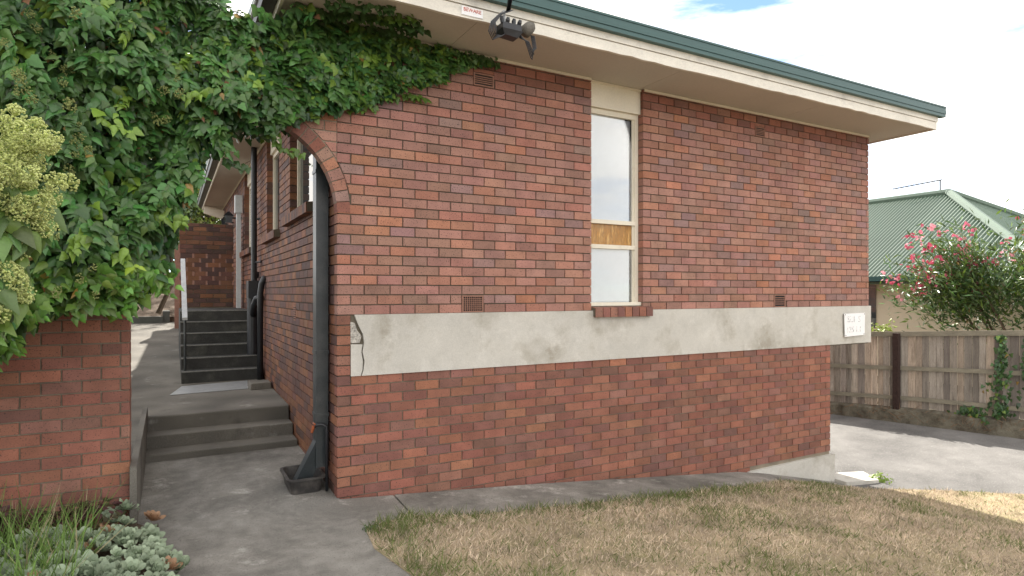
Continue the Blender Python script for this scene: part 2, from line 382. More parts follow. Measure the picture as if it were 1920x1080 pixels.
# right-hand end walls
ew = MB(); ew.box((XR-.2, .2, 1.05), (XR-.007, 10, ZS)); ew.box((XL-.2, .2, -1.1), (XL-.007, 10, 1.06)); ew.box((XL-.1, .0, 1.055), (XR-.004, 10, 1.09))
end_wall = ew.build('end_wall', 'mortar', house)
el = Wall(); el.rects(rows(1.09, ZS, .1, 10), sideR(XR), .1, PU); el.rects(rows(-11*BH, 1.06, .1, 10), sideR(XL), .1, PLW); el.emit(end_wall, 0)
# interior darkness: back wall and floor so that no daylight leaks through the rooms
MB().box((.25, 10, -1), (XR-.2, 10.1, ZS)).build('back_wall', 'mortar', house)
# concrete band with the broken left end
zb0, zb1 = 1.066, 1.612
bb = MB(); bb.prism([(.215, zb0), (7.895, zb0+.002), (7.895, zb1), (.15, zb1), (.168, 1.56), (.20, 1.49), (.225, 1.44), (.238, 1.36), (.222, 1.28), (.24, 1.2), (.232, 1.12)], 'y', -.014, .05)
band = bb.build('concrete_band', 'band', house)
MB().prism([(.119, zb0), (.205, zb0), (.222, 1.12), (.225, 1.2), (.212, 1.28), (.222, 1.345), (.119, 1.35)], 'y', -.011, .05).build('patch', 'band', band)
MB().prism([(.119, 1.36), (.2, 1.36), (.218, 1.42), (.18, 1.47), (.155, 1.54), (.119, 1.55)], 'y', .004, .05).build('exposed_rubble', material('pale_rubble', (.5, .47, .42), .95, .5, 30, 60, .8, bdist=.02), band)
# small sloping plinth at the right-hand foot
MB().prism([(5.22, -.5), (5.3, -1.1), (7.0, -1.1), (7.0, -.49), (6.5, -.485)], 'y', -.03, .1).build('concrete_plinth', 'band', house)
# vents
def vent(x0, x1, z0, z1, grid, col):
    v = MB(); t = .014; y0, y1 = -.006, .05
    v.box((x0, y0, z0), (x0+t, y1, z1)); v.box((x1-t, y0, z0), (x1, y1, z1)); v.box((x0+t, y0, z0), (x1-t, y1, z0+t)); v.box((x0+t, y0, z1-t), (x1-t, y1, z1))
    o = v.build('air_vent', col, house)
    b = MB().box((x0+t, .0055, z0+t), (x1-t, .012, z1-t)).build('void_shade', 'dark', o)  # solid black plate standing in for the shade inside the vent
    s = MB(); n = 5 if not grid else 7
    for i in range(1, n):
        z = z0+t+(z1-z0-2*t)*i/n; s.box((x0+t, -.004, z-(.003 if grid else .005)), (x1-t, .005, z+(.003 if grid else .005)))
    if grid:
        for i in range(1, 9):
            x = x0+t+(x1-x0-2*t)*i/9; s.box((x-.0025, -.003, z0+t), (x+.0025, .0049, z1-t))
    s.build('slats', col, o)
MT['terra'] = material('terracotta', (.28, .15, .11), .85, .2, 20, 60, .2)
vent(1.323, 1.547, 43*BH+.004, 44.5*BH-.004, False, 'terra'); vent(5.373, 5.557, 43*BH+.004, 44.5*BH-.004, False, 'terra')
vent(1.2, 1.43, 18*BH+.006, 20*BH-.006, True, 'terra'); vent(5.74, 5.965, 18*BH+.006, 20*BH-.006, False, 'terra')
# front window
win = MB().box((W1-.055, .085, 1.70), (W1-.002, .15, 3.87)).box((W0+.002, .085, 1.70), (W0+.055, .15, 3.87)).box((W0+.055, .085, 3.81), (W1-.055, .15, 3.868)).box((W0+.002, .035, 1.662), (W1+.03-.03, .16, 1.70)).box((W0+.055, .08, 2.585), (W1-.055, .145, 2.63)).box((W0+.055, .08, 2.305), (W1-.055, .145, 2.35)).build('window', 'cream', house)
MB().box((W1-.075, .10, 1.701), (W1-.056, .14, 3.81)).build('stop_bead', 'cream', win)
for a, b, mt, nm in ((2.632, 3.808, 'pane', 'upper_pane'), (2.352, 2.583, 'amber', 'amber_pane'), (1.702, 2.303, 'pane', 'lower_pane')):
    MB().box((W0+.056, .118, a), (W1-.076, .122, b)).build(nm, mt, win)
for a, b in ((2.632, 3.808), (1.702, 2.303)): MB().box((W0+.03, .134, a-.02), (W1-.1, .139, b+.02)).build('blind', 'blind', win)
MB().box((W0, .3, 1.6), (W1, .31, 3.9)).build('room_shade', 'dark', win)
MB().box((W0+.002, .045, 3.87), (W1-.002, .1, ZS-.01)).build('head_panel', 'cream', win)
MB().box((W0+.002, .03, ZS-.022), (W1-.002, .045, ZS-.002)).build('head_bead', 'cream', win)
# brick-on-edge sills: each brick a piece
def sill(parent, fn, u0, u1, n, pal):
    s = MB(); o = None; wdt = (u1-u0)/n
    core = MB(); core.hull8([fn(u0+.004, -.05, -.005), fn(u1-.004, -.05, -.005), fn(u1-.004, .1, .0), fn(u0+.004, .1, .0), fn(u0+.004, -.05, .085), fn(u1-.004, -.05, .085), fn(u1-.004, .1, .105), fn(u0+.004, .1, .105)])
    o = core.build('window_sill', 'mortar', parent)
    for i in range(n):
        a, b = u0+i*wdt+.005, u0+(i+1)*wdt-.005; m = MB(); c = bcol(pal)
        m.hull8([fn(a, -.06, -.012), fn(b, -.06, -.012), fn(b, .08, -.008), fn(a, .08, -.008), fn(a, -.06, .09), fn(b, -.06, .09), fn(b, .08, .11), fn(a, .08, .11)], c)
        m.build('brick', 'brick', o, center=True)
sill(house, lambda u, d, z: (u, d, 1.552+z), W0+.01, W1+.1, 8, PLW)
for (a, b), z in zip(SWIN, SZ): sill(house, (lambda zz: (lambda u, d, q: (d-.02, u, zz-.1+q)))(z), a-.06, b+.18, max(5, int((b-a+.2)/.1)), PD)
# side windows
for i, ((a, b), z) in enumerate(zip(SWIN, SZ)):
    fo = MB().box((.085, b-.06, z), (.15, b-.002, 3.9)).box((.085, a+.002, z), (.15, a+.06, 3.9)).box((.085, a+.06, 3.84), (.15, b-.06, 3.9)).box((.06, a+.002, z-.0), (.16, b-.002, z+.035)).build('window', 'cream', house)
    MB().box((.115, a+.06, z+.035), (.12, b-.06, 3.84)).build('pane', 'darkglass', fo)
    MB().box((.05, a+.002, 3.9), (.1, b-.002, ZS-.005)).build('head_panel', 'cream', fo)
    if i == 2:
        s = MB()
        for k in range(24): s.hull8([(.06, a+.08, z+.06+k*.046), (.1, a+.08, z+.075+k*.046), (.1, b-.4, z+.075+k*.046), (.06, b-.4, z+.06+k*.046)]+[(.06, a+.08, z+.066+k*.046), (.1, a+.08, z+.081+k*.046), (.1, b-.4, z+.081+k*.046), (.06, b-.4, z+.066+k*.046)])
        s.build('louvre_shutter', 'whitepaint', fo)
# roof, soffit, fascia, gutter
GX = -.5
sof = MB(); jt = [GX, 1.05, 3.45, 5.85, 8.25]
for a, b in zip(jt, jt[1:]): sof.box((a+.002, -.70, ZS), (b-.002, .3, ZS+.012))
for a, b in ((.3, 3.), (3., 5.7), (5.7, 8.4), (8.4, 14)): sof.box((GX+.02, a+.002, ZS+.001), (.3, b-.002, ZS+.013))
for a, b in ((.3, 6), (6, 14)): sof.box((XR-.1, a+.002, ZS+.001), (8.25, b-.002, ZS+.013))
sof.build('soffit', 'soffit', house)
cb = MB().box((.01, -.018, ZS-.028), (W0-.01, -.001, ZS-.002)).box((W1+.01, -.018, ZS-.028), (XR, -.001, ZS-.002)).box((-.016, .02, ZS-.03), (-.001, 14, ZS-.002)); cb.build('cornice_bead', 'cream', house)
def wavy(u0, u1, zt, zb, n, y0, y1, amp):
    p = [(u0, zt)]+[(u1, zt)]+[(u1-(u1-u0)*i/n, zb+amp*abs(math.sin(i*1.7)*math.sin(i*.37))) for i in range(n+1)]
    return p
fa = MB(); fa.prism(wavy(GX-.02, 8.27, 4.232, 4.128, 60, 0, 0, .012), 'y', -.735, -.705); fa.box((GX-.02, -.745, 4.238), (8.28, -.705, 4.31)); fa.box((8.25, -.705, 4.13), (8.275, 14, 4.31))
fascia = fa.build('fascia', 'fascia', house)
MB().box((GX-.01, -.70, 4.135), (GX+.012, 14, 4.3)).build('side_fascia', 'cream', house)
gu = MB()
for k, (y, za, zb) in enumerate(((-.80, 4.305, 4.345), (-.808, 4.347, 4.387), (-.803, 4.389, 4.43), (-.81, 4.432, 4.452))): gu.box((GX-.1, y, za), (8.375, -.72, zb))
gu.build('gutter', 'green', house)
gd = MB().prism([(GX-.12, 4.2), (GX-.015, 4.2), (GX-.015, 4.34), (GX-.135, 4.34), (GX-.135, 4.32), (GX-.12, 4.31)], 'y', -.71, 14); gd.build('side_gutter', 'gutterdark', house)
MB().box((GX-.14, -.70, 4.342), (GX-.11, 14, 4.36)).build('gutter_lip', 'whitepaint', house)
rf = MB().hull8([(GX-.1, -.72, 4.312), (8.3, -.72, 4.312), (8.3, 5, 4.313), (GX-.1, 5, 4.313), (GX-.1, -.72, 4.44), (8.3, -.72, 4.44), (8.3, 5, 4.95), (GX-.1, 5, 4.95)]).hull8([(GX-.1, 5, 4.313), (8.3, 5, 4.313), (8.3, 14, 4.312), (GX-.1, 14, 4.312), (GX-.1, 5, 4.95), (8.3, 5, 4.95), (8.3, 14, 4.44), (GX-.1, 14, 4.44)])
rf.build('roof', 'roofgreen', house)
MB().hull8([(GX+.0, 13.0, 3.95), (.2, 13.0, 3.75), (.2, 13.12, 3.75), (GX, 13.12, 3.95), (GX, 13.0, 4.15), (.2, 13.0, 4.0), (.2, 13.12, 4.0), (GX, 13.12, 4.15)]).build('eave_bracket', 'cream', house)
# pipes on the side wall
dp = MB().box((-.125, .27, .22), (-.018, .41, 4.15)); dpo = dp.build('downpipe', 'pipe', house)
[MB().box((-.131, .264, z_), (-.012, .416, z_+.03)).build('pipe_collar', 'pipe', dpo) for z_ in (1.25, .68, 2.9)]
MB().hull8([(-.3, .33, .09), (-.17, .33, .05), (-.17, .45, .05), (-.3, .45, .09), (-.122, .275, .46), (-.02, .275, .46), (-.02, .40, .46), (-.122, .40, .46)]).build('pipe_shoe', 'pipe', dpo)
tp = MB().tube([(-.045, .2, .02), (-.045, .2, .56), (-.05, .2, .60), (-.08, .21, .62), (-.12, .22, .62), (-.15, .23, .6)], .014); tpo = tp.build('water_pipe', 'black', house, smooth=True)
MB().tube([(-.15, .23, .615), (-.17, .235, .55)], [.016, .012]).tube([(-.15, .2, .63), (-.15, .26, .63)], .008).build('tap', material('brass_tap', (.35, .1, .04), .4, .2, 20, 60, .1, metal=.4), tpo)
so_ = MB().tube([(-.1, 5.25, 1.95), (-.1, 5.25, 4.15)], .045, 12).box((-.2, 5.1, 1.72), (-.03, 5.4, 2.0)).tube([(-.12, 5.25, .66), (-.12, 5.25, 1.75)], .085, 14); spo = so_.build('soil_pipe', 'black', house, smooth=False)
MB().tube([(-.12, 5.2, 1.45), (-.12, 5.05, 1.62), (-.1, 4.9, 1.72), (-.02, 4.85, 1.74)], .05, 12).build('pipe_elbow', 'black', spo, smooth=True)
MB().tube([(-.1, 5.25, 3.0), (-.02, 5.22, 3.0)], .02, 8).tube([(-.1, 5.25, 2.3), (-.02, 5.05, 2.3)], .015, 8).build('pipe_bracket', 'black', spo)
MB().tube([(-.07, 4.72, .47), (-.07, 4.72, 1.78), (-.05, 4.7, 1.95), (-.01, 4.65, 2.05)], .045, 12).build('waste_pipe', 'black', house, smooth=True)
MB().tube([(-.07, 5.5, 1.5), (-.07, 5.5, 2.05), (-.01, 5.5, 2.15)], .05, 12).build('waste_pipe', 'black', house, smooth=True)
wd = MB().box((-.13, 7.9, 1.5), (-.05, 8.02, 3.4)).box((-.16, 7.86, 3.4), (-.03, 8.06, 3.75)).tube([(-.1, 7.96, 3.3), (-.02, 7.96, 3.3)], .03).build('white_downpipe', material('pale_pipe', (.5, .52, .52), .5, .1, 5, 40, .05), house)
vs_ = MB().box((-.004, 2.03, 1.48), (.01, 2.17, 1.66)).build('air_vent', 'terra', house)
for k in range(6): MB().box((-.008, 2.04, 1.5+k*.026), (.0, 2.16, 1.508+k*.026)).build('slat', 'dark', vs_)
# warning plate on the fascia
wp = tag(MB().box((.86, -.742, 4.150), (1.06, -.736, 4.222)).build('warning_plate', 'signw'), 'small white warning plate with red lettering on the cream fascia', 'sign')
def text(body, size, loc, rot, mat, parent, name='lettering', ext=.0015):
    cu = bpy.data.curves.new(name, 'FONT'); cu.body = body; cu.size = size; cu.extrude = ext; cu.align_x = 'CENTER'; cu.align_y = 'CENTER'
    o = bpy.data.objects.new(name, cu); COL.objects.link(o); dg = bpy.context.evaluated_depsgraph_get(); me = bpy.data.meshes.new_from_object(o.evaluated_get(dg))
    bpy.data.objects.remove(o); o = bpy.data.objects.new(name, me); COL.objects.link(o); me.materials.clear(); me.materials.append(MT[mat]); o.rotation_euler = rot
    o.parent = parent; o.location = Vector(loc)-world_loc(parent); return o
text('BEWARE', .043, (.96, -.7435, 4.197), (R(90), 0, 0), 'red', wp); 
# sign on the band
sg = tag(MB().prism([(7.2, 1.505), (7.215, 1.172), (7.69, 1.186), (7.70, 1.512)], 'y', -.042, -.036).build('wall_sign', 'signw'), 'worn white square sign with faded lettering on the concrete band', 'sign')
text('SUI  S', .13, (7.43, -.0435, 1.42), (R(90), 0, 0), 'faded', sg); text('125 1.1', .12, (7.43, -.0435, 1.27), (R(90), 0, 0), 'faded', sg)
for x, z in ((7.225, 1.49), (7.68, 1.495), (7.235, 1.19), (7.67, 1.2)): MB().tube([(x, -.047, z), (x, -.015, z)], .006, 8).build('screw', 'rust', sg)
# service cables and bracket
sv = thing('cable_bracket', 'black service box with looping power cables under the fascia', 'power connection', (1.25, -.8, 4.05))
MB().box((1.16, -.92, 4.03), (1.34, -.80, 4.085)).hull8([(1.18, -.91, 3.985), (1.31, -.91, 3.975), (1.31, -.82, 3.975), (1.18, -.82, 3.985), (1.15, -.93, 4.03), (1.35, -.93, 4.03), (1.35, -.79, 4.03), (1.15, -.79, 4.03)]).build('junction_box', 'black', sv)
for k_ in range(4): MB().tube([(1.165+.055*k_, -.9+.02*(k_ % 2), 4.08), (1.16+.057*k_, -.9, 4.115), (1.155+.06*k_, -.91, 4.135)], [.017, .02, .012], 8).build('clamp', 'black', sv)
MB().tube([(1.2, -.74, 4.2), (1.2, -.86, 4.2), (1.21, -.86, 4.1)], .012).build('bracket', 'galv', sv)
for k in range(5):
    o = .009*k
    MB().tube([(1.22+o, -.88-o, 4.2), (1.14+o*.5, -.9, 4.15), (1.05+o, -.92, 4.06), (1.02+o*1.4, -.93-o, 3.97), (1.06+o, -.92, 3.91+o*1.3), (1.15, -.92, 3.96), (1.2, -.9, 4.0)], .005, 6).build('cable', 'black', sv, smooth=True)
for k in range(4):
    o = .011*k
    MB().tube([(1.34, -.88, 4.03-o), (1.4+o, -.88, 3.98), (1.46+o, -.87, 3.85+o), (1.48, -.86, 3.84+o*2), (1.495+o, -.85, 3.95), (1.48+o, -.84, 4.06)], .0045, 6).build('cable', 'black', sv, smooth=True)
MB().tube([(1.41, -.84, 4.05), (1.43, -.85, 4.09), (1.47, -.85, 4.13), (1.5, -.84, 4.16)], [.045, .055, .05, .02], 10).build('cable_head', material('grey_cable_head', (.14, .13, .11), .8, .4, 20, 60, .3), sv, smooth=True)
for k in range(3):
    MB().tube([(1.22+.012*k, -.88, 4.2), (1.1+.012*k, -1.2, 4.36), (.5, -2.2, 5.1), (-.2, -3.6, 6.3), (-1.6, -6.2, 8.4)], .009, 6).build('overhead_cable', 'black', sv, smooth=True)

# ------------------------------------------------------------------ arch and garden wall
arch = thing('brick_archway', 'brick archway and garden wall overgrown with ivy beside the house', 'archway', (-1.6, 0, 0))
import bmesh
TH = .11
core = MB()
core.box((-4.5, .013, -.05), (-1.552, .22, 3.55))
pts = [(AXc-AR*math.cos(t)*-1, AZc+AR*math.sin(t)) for t in np.linspace(math.pi, 0, 17)]
pts = [(AXc+(AR+.004)*math.cos(t), AZc+(AR+.004)*math.sin(t)) for t in np.linspace(math.pi, 0, 17)]
for (a, b), (c, d) in zip(pts, pts[1:]): core.hull8([(a, .008, b), (c, .008, d), (c, TH, d), (a, TH, b), (a, .008, 3.55), (c, .008, 3.55), (c, TH, 3.55), (a, TH, 3.55)])
arch_core = core.build('wall_core', 'mortar_pale', arch)
aw = Wall()
aw.rects(rows(0, 3.5, -4.5, -1.548, shift=.012+BL*.0), front(0), .1, PLW)
aw.rects([r for r in rows(AZc-.02, 3.5, -1.548, -.005)], front(0), .1, PU, archclip)
aw.rects(rows(0, 3.5, .0, .22, shift=.11), sideR(-1.548), .05, PLW)
aw.emit(arch_core, 260, lambda p: p[1] < 600)
nv = 27
for i in range(nv):
    t0, t1 = math.pi*i/nv, math.pi*(i+1)/nv; gp = .005
    r0, r1 = AR, AR+.115
    def pt(r, t, y): return (AXc+r*math.cos(t), y, AZc+r*math.sin(t))
    a0, a1 = t0+gp/r0, t1-gp/r0; b0, b1 = t0+gp/r1, t1-gp/r1
    m = MB(); c = bcol(PLW if random.random() < .4 else PU)
    m.hull8([pt(r0, a0, -.002), pt(r1, b0, -.002), pt(r1, b0, TH), pt(r0, a0, TH), pt(r0, a1, -.002), pt(r1, b1, -.002), pt(r1, b1, TH), pt(r0, a1, TH)], c)
    m.build('brick', 'brick', arch_core, center=True)

# ------------------------------------------------------------------ steps, landing, stairs, porch
ls = thing('garden_steps', 'three worn grey concrete steps leading up under the arch', 'steps', (-.75, 1.85, 0))
for y0, y1, z0, z1 in ((1.84, 2.2, -.1, .14), (2.15, 2.5, -.1, .273), (2.44, 2.8, -.1, .43)):
    m = MB().box((-1.52, y0, z0), (-.012, y1, z1)); o = m.build('step', 'stepc', ls)
    md = o.modifiers.new('b', 'BEVEL'); md.width = .012; md.segments = 2
tag(MB().prism([(-.05, -.05), (-.05, .5), (.5, .52), (2.5, .54), (2.5, -.05)], 'x', -1.546, -1.5).build('side_kerb', 'stepc'), 'thin weathered concrete edge beside the lower steps', 'kerb')
kind(MB().box((-2.3, .24, -.1), (-1.548, 2.462, .43)).build('side_bank', 'stepc'), 'structure')
bpz = lambda x, y: .432+.012*max(0, y-2.5)+.07*max(0, y-4.8)
sheet('landing', [(-2.25, 2.46), (-.01, 2.46), (-.01, 14.5), (-2.25, 14.5)], 'stepc', .0, zf=bpz)
st = thing('porch_stairs', 'dark painted concrete stairs with pale worn nosings up to the porch', 'stairs', (-.6, 4.8, .45))
for i in range(6):
    z1 = .47+.172*(i+1); y0 = 4.8+.29*i
    MB().box((-1.14, y0, .3), (-.03, y0+.29 if i < 5 else 8.4, z1)).build('step', 'darkstep', st)
    MB().box((-1.142, y0-.012, z1-.012), (-.028, y0+.03, z1+.004)).build('nosing', 'nosing', st)
hr = thing('handrail', 'pale timber handrail on thin posts beside the porch stairs', 'handrail', (-1.1, 4.9, .6))
MB().hull8([(-1.13, 4.85, 1.4), (-1.06, 4.85, 1.4), (-1.06, 6.6, 2.36), (-1.13, 6.6, 2.36), (-1.13, 4.85, 1.44), (-1.06, 4.85, 1.44), (-1.06, 6.6, 2.4), (-1.13, 6.6, 2.4)]).build('rail', 'galv', hr)
for y in (4.95, 6.5): MB().tube([(-1.09, y, .6 if y < 5 else 1.4), (-1.09, y, 1.43+(y-4.95)*.55)], .018, 8).build('post', 'pipe', hr)
scr = thing('porch_screen', 'dark brick screen wall with rows of small openings on the porch', 'wall', (-.6, 8.3, 1.5))
SX0, SX1 = -1.125, -.15; HZ = [(x, z) for r in range(6) for x, z in [(SX0+.2+.12*k+(.06 if r % 2 else 0), 2.1+r*.0894) for k in range(6)] if (r+int((x-SX0)*50)) % 2 == 0]
for z0_, z1_ in ((1.5, 1.97), (2.6, 3.2)): MB().box((SX0+.005, 8.36, z0_), (SX1-.005, 8.4, z1_)).build('wall_core', 'mortar', scr)
sb = MB()
for r in rows(1.5, 3.2, SX0, SX1):
    zc_ = (r[2]+r[3])/2; w_ = r[1]-r[0]
    if 2.0 < zc_ < 2.6 and w_ > .15: r = (r[0]+.014, r[1]-.014, r[2]-.005, r[3]+.005)
    elif 2.0 < zc_ < 2.6: r = (r[0], r[1], r[2]-.005, r[3]+.005)
    brick_into(sb, [(r[0], r[2]), (r[1], r[2]), (r[1], r[3]), (r[0], r[3])], front(8.35), .09, tuple(x*.8 for x in bcol(PD)))
kind(sb.build('bricks', 'brick', scr), 'stuff')
MB().box((-1.2, 11.0, .9), (-.02, 11.2, 2.95)).build('rear_wall', 'terra', house)
for k, (y, z) in enumerate(((9.2, 3.42), (10.2, 3.42))):
    ln = thing('wall_lantern', ('nearer' if k == 0 else 'farther')+' black wall lantern above the porch screen', 'lantern', (-.18, y, z), 'porch lanterns')
    MB().prism([(-.24, z-.1), (-.12, z-.1), (-.1, z+.06), (-.26, z+.06)], 'y', y-.06, y+.06).build('glass_body', 'darkglass', ln)
    MB().hull8([(-.28, y-.08, z+.06), (-.08, y-.08, z+.06), (-.08, y+.08, z+.06), (-.28, y+.08, z+.06), (-.2, y-.02, z+.15), (-.16, y-.02, z+.15), (-.16, y+.02, z+.15), (-.2, y+.02, z+.15)]).box((-.1, y-.02, z+.0), (0, y+.02, z+.03)).build('cap', 'black', ln)
    for dx in (-.26, -.1): MB().tube([(dx, y-.07, z+.06), (dx*.6-.072, y-.05, z-.11)], .006, 6).build('bar', 'black', ln)
ms = MB().hull8([(-1.29, 3.84, .452), (-.32, 3.95, .452), (-.25, 4.74, .462), (-1.14, 4.55, .462), (-1.29, 3.84, .456), (-.32, 3.95, .456), (-.25, 4.74, .468), (-1.14, 4.55, .466)])
tag(ms.build('metal_sheet', 'galv'), 'thin grey metal sheet lying at the foot of the porch stairs', 'sheet')
bk = MB().hull8([(-.31, 3.8, .44), (-.02, 3.83, .44), (-.02, 4.15, .44), (-.31, 4.2, .44), (-.3, 3.81, .54), (-.03, 3.84, .54), (-.03, 4.14, .54), (-.3, 4.18, .54)]).build('concrete_block', 'stepc'); md = bk.modifiers.new('b', 'BEVEL'); md.width = .015; md.segments = 2
tag(bk, 'low square concrete block against the side wall on the landing', 'block')
# tub under the downpipe
tb = MB(); prof = [((.0, .0), .8), ((.0, .14), 1.0), ((.0, .145), 1.08), ((.0, .13), 1.1)]
def rrect(cx, cy, hx, hy, r, z, n=5):
    o = []
    for sx, sy, a0 in ((1, 1, 0), (-1, 1, 90), (-1, -1, 180), (1, -1, 270)):
        for k in range(n): t = R(a0+90*k/(n-1)); o.append((cx+sx*(hx-r)+r*math.cos(t), cy+sy*(hy-r)+r*math.sin(t), z))
    return o
lv = [rrect(-.21, .46, .13, .21, .05, .004), rrect(-.21, .46, .15, .24, .06, .13), rrect(-.21, .46, .17, .26, .07, .135), rrect(-.21, .46, .17, .26, .07, .15), rrect(-.21, .46, .145, .235, .06, .152), rrect(-.21, .46, .125, .2, .05, .03)]
for A, B in zip(lv, lv[1:]):
    for i in range(len(A)): j = (i+1) % len(A); tb.face([A[i], A[j], B[j], B[i]])
tb.face(lv[0][::-1]); tb.face(lv[-1])
tbo = tag(tb.build('plastic_tub', 'tub', smooth=False), 'dark old plastic tub catching water under the downpipe', 'tub')
tbo.rotation_euler = (0, 0, 0)

# ------------------------------------------------------------------ back garden beyond the path
def rampz(x, y): return 1.05+.42*(y-12.3)*.6
sl_ = MB().face([(-6, 12.3, 1.2), (-.9, 12.3, 1.2), (-.9, 18, 2.5), (-6, 18, 2.5)]); o = MB(); o.box((-6, 18, 0), (0, 24, 2.5)); o.hull8([(-6, 12.3, .3), (-.9, 12.3, .3), (-.9, 18, .3), (-6, 18, .3), (-6, 12.3, 1.2), (-.9, 12.3, 1.2), (-.9, 18, 2.5), (-6, 18, 2.5)])
kind(o.build('terrain', 'mulch'), 'structure')
tag(MB().box((-2.4, 12.1, .8), (-1.45, 12.28, 1.22)).box((-1.45, 12.15, .8), (-1.3, 13.5, 1.35)).build('sleeper_edging', 'gutterdark'), 'dark timber sleeper edging at the foot of the mulched bank', 'edging')
pf = thing('picket_fence', 'low dark picket fence along the left of the side path', 'fence', (-2.3, 3, .4))
for y in np.arange(2.6, 11.5, .14):
    z = bpz(0, y); MB().box((-2.3, y, z-.02), (-2.27, y+.1, z+.62+random.uniform(-.02, .02))).build('picket', 'gutterdark', pf)
MB().box((-2.34, 2.6, .7), (-2.302, 11.5, .78)).build('rail', 'gutterdark', pf)
kind(MB().box((-4.5, .24, -.1), (-2.36, 12.1, .62)).build('side_bank', 'soil'), 'structure')

# ------------------------------------------------------------------ leaves
IVY_V = [(0, .3, .03), (0, .02, 0), (.26, -.1, -.05), (.5, .12, -.12), (.33, .36, -.06), (.24, .62, -.08), (0, 1.0, -.12), (-.24, .62, -.08), (-.33, .36, -.06), (-.5, .12, -.12), (-.26, -.1, -.05)]
IVY_F = [(0, i, i+1) for i in range(1, 10)]+[(0, 10, 1)]
OV_V = [(0, .4, .07), (0, 0, 0), (.25, .1, -.05), (.33, .3, -.09), (.19, .7, -.1), (0, 1.18, -.24), (-.19, .7, -.1), (-.33, .3, -.09), (-.25, .1, -.05)]
OV_F = [(0, i, i+1) for i in range(1, 8)]+[(0, 8, 1)]
def greens(n, base, var=.3, yellow=.06, lightfrac=.1):
    c = np.array(base)[None]*(1+var*rng.uniform(-1, 1, (n, 1)))*(1+.1*rng.normal(size=(n, 3)))
    li = rng.random(n) < lightfrac; c[li] = np.array((.13, .21, .035))*(1+.25*rng.uniform(-1, 1, (li.sum(), 1)))
    ye = rng.random(n) < yellow*.15; c[ye] = (.3, .2, .06)
    return np.clip(c, .004, .6)
POLY = np.array([(-4.3, 1.0), (-2.6, 1.24), (-2.3, 1.4), (-2.12, 1.58), (-1.98, 1.67), (-1.62, 1.71), (-1.5, 1.7), (-1.36, 1.92), (-1.25, 2.2), (-1.2, 2.48), (-1.02, 2.86), (-.8, 3.08), (-.6, 3.13), (-.35, 3.26), (-.08, 3.37), (.2, 3.47), (.42, 3.56), (.55, 3.66), (.75, 3.72), (.98, 3.86), (1.15, 4.0), (1.5, 4.09), (1.5, 4.14), (.9, 4.148), (-.38, 4.148), (-.55, 4.02), (-.8, 3.97), (-1.0, 4.25), (-1.5, 4.6), (-4.3, 4.9)])
def inpoly(P, poly):
    x, y = P[:, 0], P[:, 1]; c = np.zeros(len(P), bool); j = len(poly)-1
    for i in range(len(poly)):
        (xi, yi), (xj, yj) = poly[i], poly[j]
        c ^= ((yi > y) != (yj > y)) & (x < (xj-xi)*(y-yi)/(yj-yi+1e-12)+xi); j = i
    return c
def lump(x, z): return .5+.5*np.sin(x*5.1+1.3*np.sin(z*3.7))*np.sin(z*4.3+1.7*np.sin(x*2.9)+.6)
ivy = thing('ivy', 'dense dark green ivy smothering the archway and climbing to the eaves', 'ivy', (-1.9, -.1, 0))
def ivy_points(n):
    P = np.stack([rng.uniform(-4.3, 1.6, n*3), rng.uniform(.9, 4.9, n*3)], 1); P = P[inpoly(P, POLY)]
    dens = np.where(P[:, 0] < -2.7, .45, 1.); P = P[rng.random(len(P)) < dens][:n]; x, z = P[:, 0], P[:, 1]
    T = np.interp(x, [-4.3, -2.2, -1.3, -.5, .1, 1.6], [.75, .6, .42, .26, .12, .045])
    T = T*(.2+1.0*lump(x, z)); return x, z, T
n = 14000
x, z, T = ivy_points(n); n = len(x)
dep = rng.random(n)**.7*.8; y = -.015 - T*dep
pos = np.stack([x, y, z], 1)
nrm = np.stack([rng.normal(0, .45, n), -np.ones(n), np.clip(rng.normal(.45, .35, n), -.2, 1.3)], 1); tip = np.stack([rng.normal(0, .5, n), -.35*np.ones(n), -np.ones(n)], 1)
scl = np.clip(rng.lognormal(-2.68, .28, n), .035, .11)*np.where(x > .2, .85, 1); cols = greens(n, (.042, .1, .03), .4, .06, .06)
# sprays: drooping clusters of leaves standing out of the mass
m = 1500; cx_, cz_, cT = ivy_points(m); m = len(cx_); q = 14; cz_ = np.where(cx_ < .7, np.minimum(cz_+.07, 4.14+(cx_ < -.5)), cz_)
out_ = rng.uniform(.75, 1.1, m)*cT+.01; sd_ = rng.normal(0, .6, m); ck = rng.uniform(.65, 1.35, m); cn = np.stack([rng.normal(0, .4, m), -np.ones(m), rng.normal(.5, .35, m)], 1)
cl_ = np.minimum(.17, .05+cT*.35); li_ = rng.random(m) < .05
for j in range(q):
    t_ = (j+.5)/q; L_ = cl_*t_
    px_ = np.stack([cx_+sd_*L_+rng.normal(0, .022, m), -out_-.35*L_+rng.normal(0, .012, m), cz_-.75*L_+rng.normal(0, .02, m)], 1)
    pos = np.concatenate([pos, px_]); nrm = np.concatenate([nrm, cn+rng.normal(0, .28, (m, 3))]); sgn = 1 if j % 2 else -1
    tip = np.concatenate([tip, np.stack([sd_*.5+sgn*.75+rng.normal(0, .25, m), -.4*np.ones(m), -1+rng.normal(0, .2, m)], 1)])
    scl = np.concatenate([scl, rng.uniform(.058, .105, m)*(1.1-.45*t_)*np.where(cx_ > .2, .85, 1)])
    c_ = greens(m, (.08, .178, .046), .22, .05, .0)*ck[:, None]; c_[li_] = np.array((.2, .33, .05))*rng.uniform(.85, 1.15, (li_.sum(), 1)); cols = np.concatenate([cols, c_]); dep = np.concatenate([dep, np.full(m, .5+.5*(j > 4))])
x, z = pos[:, 0], pos[:, 2]; n = len(x)
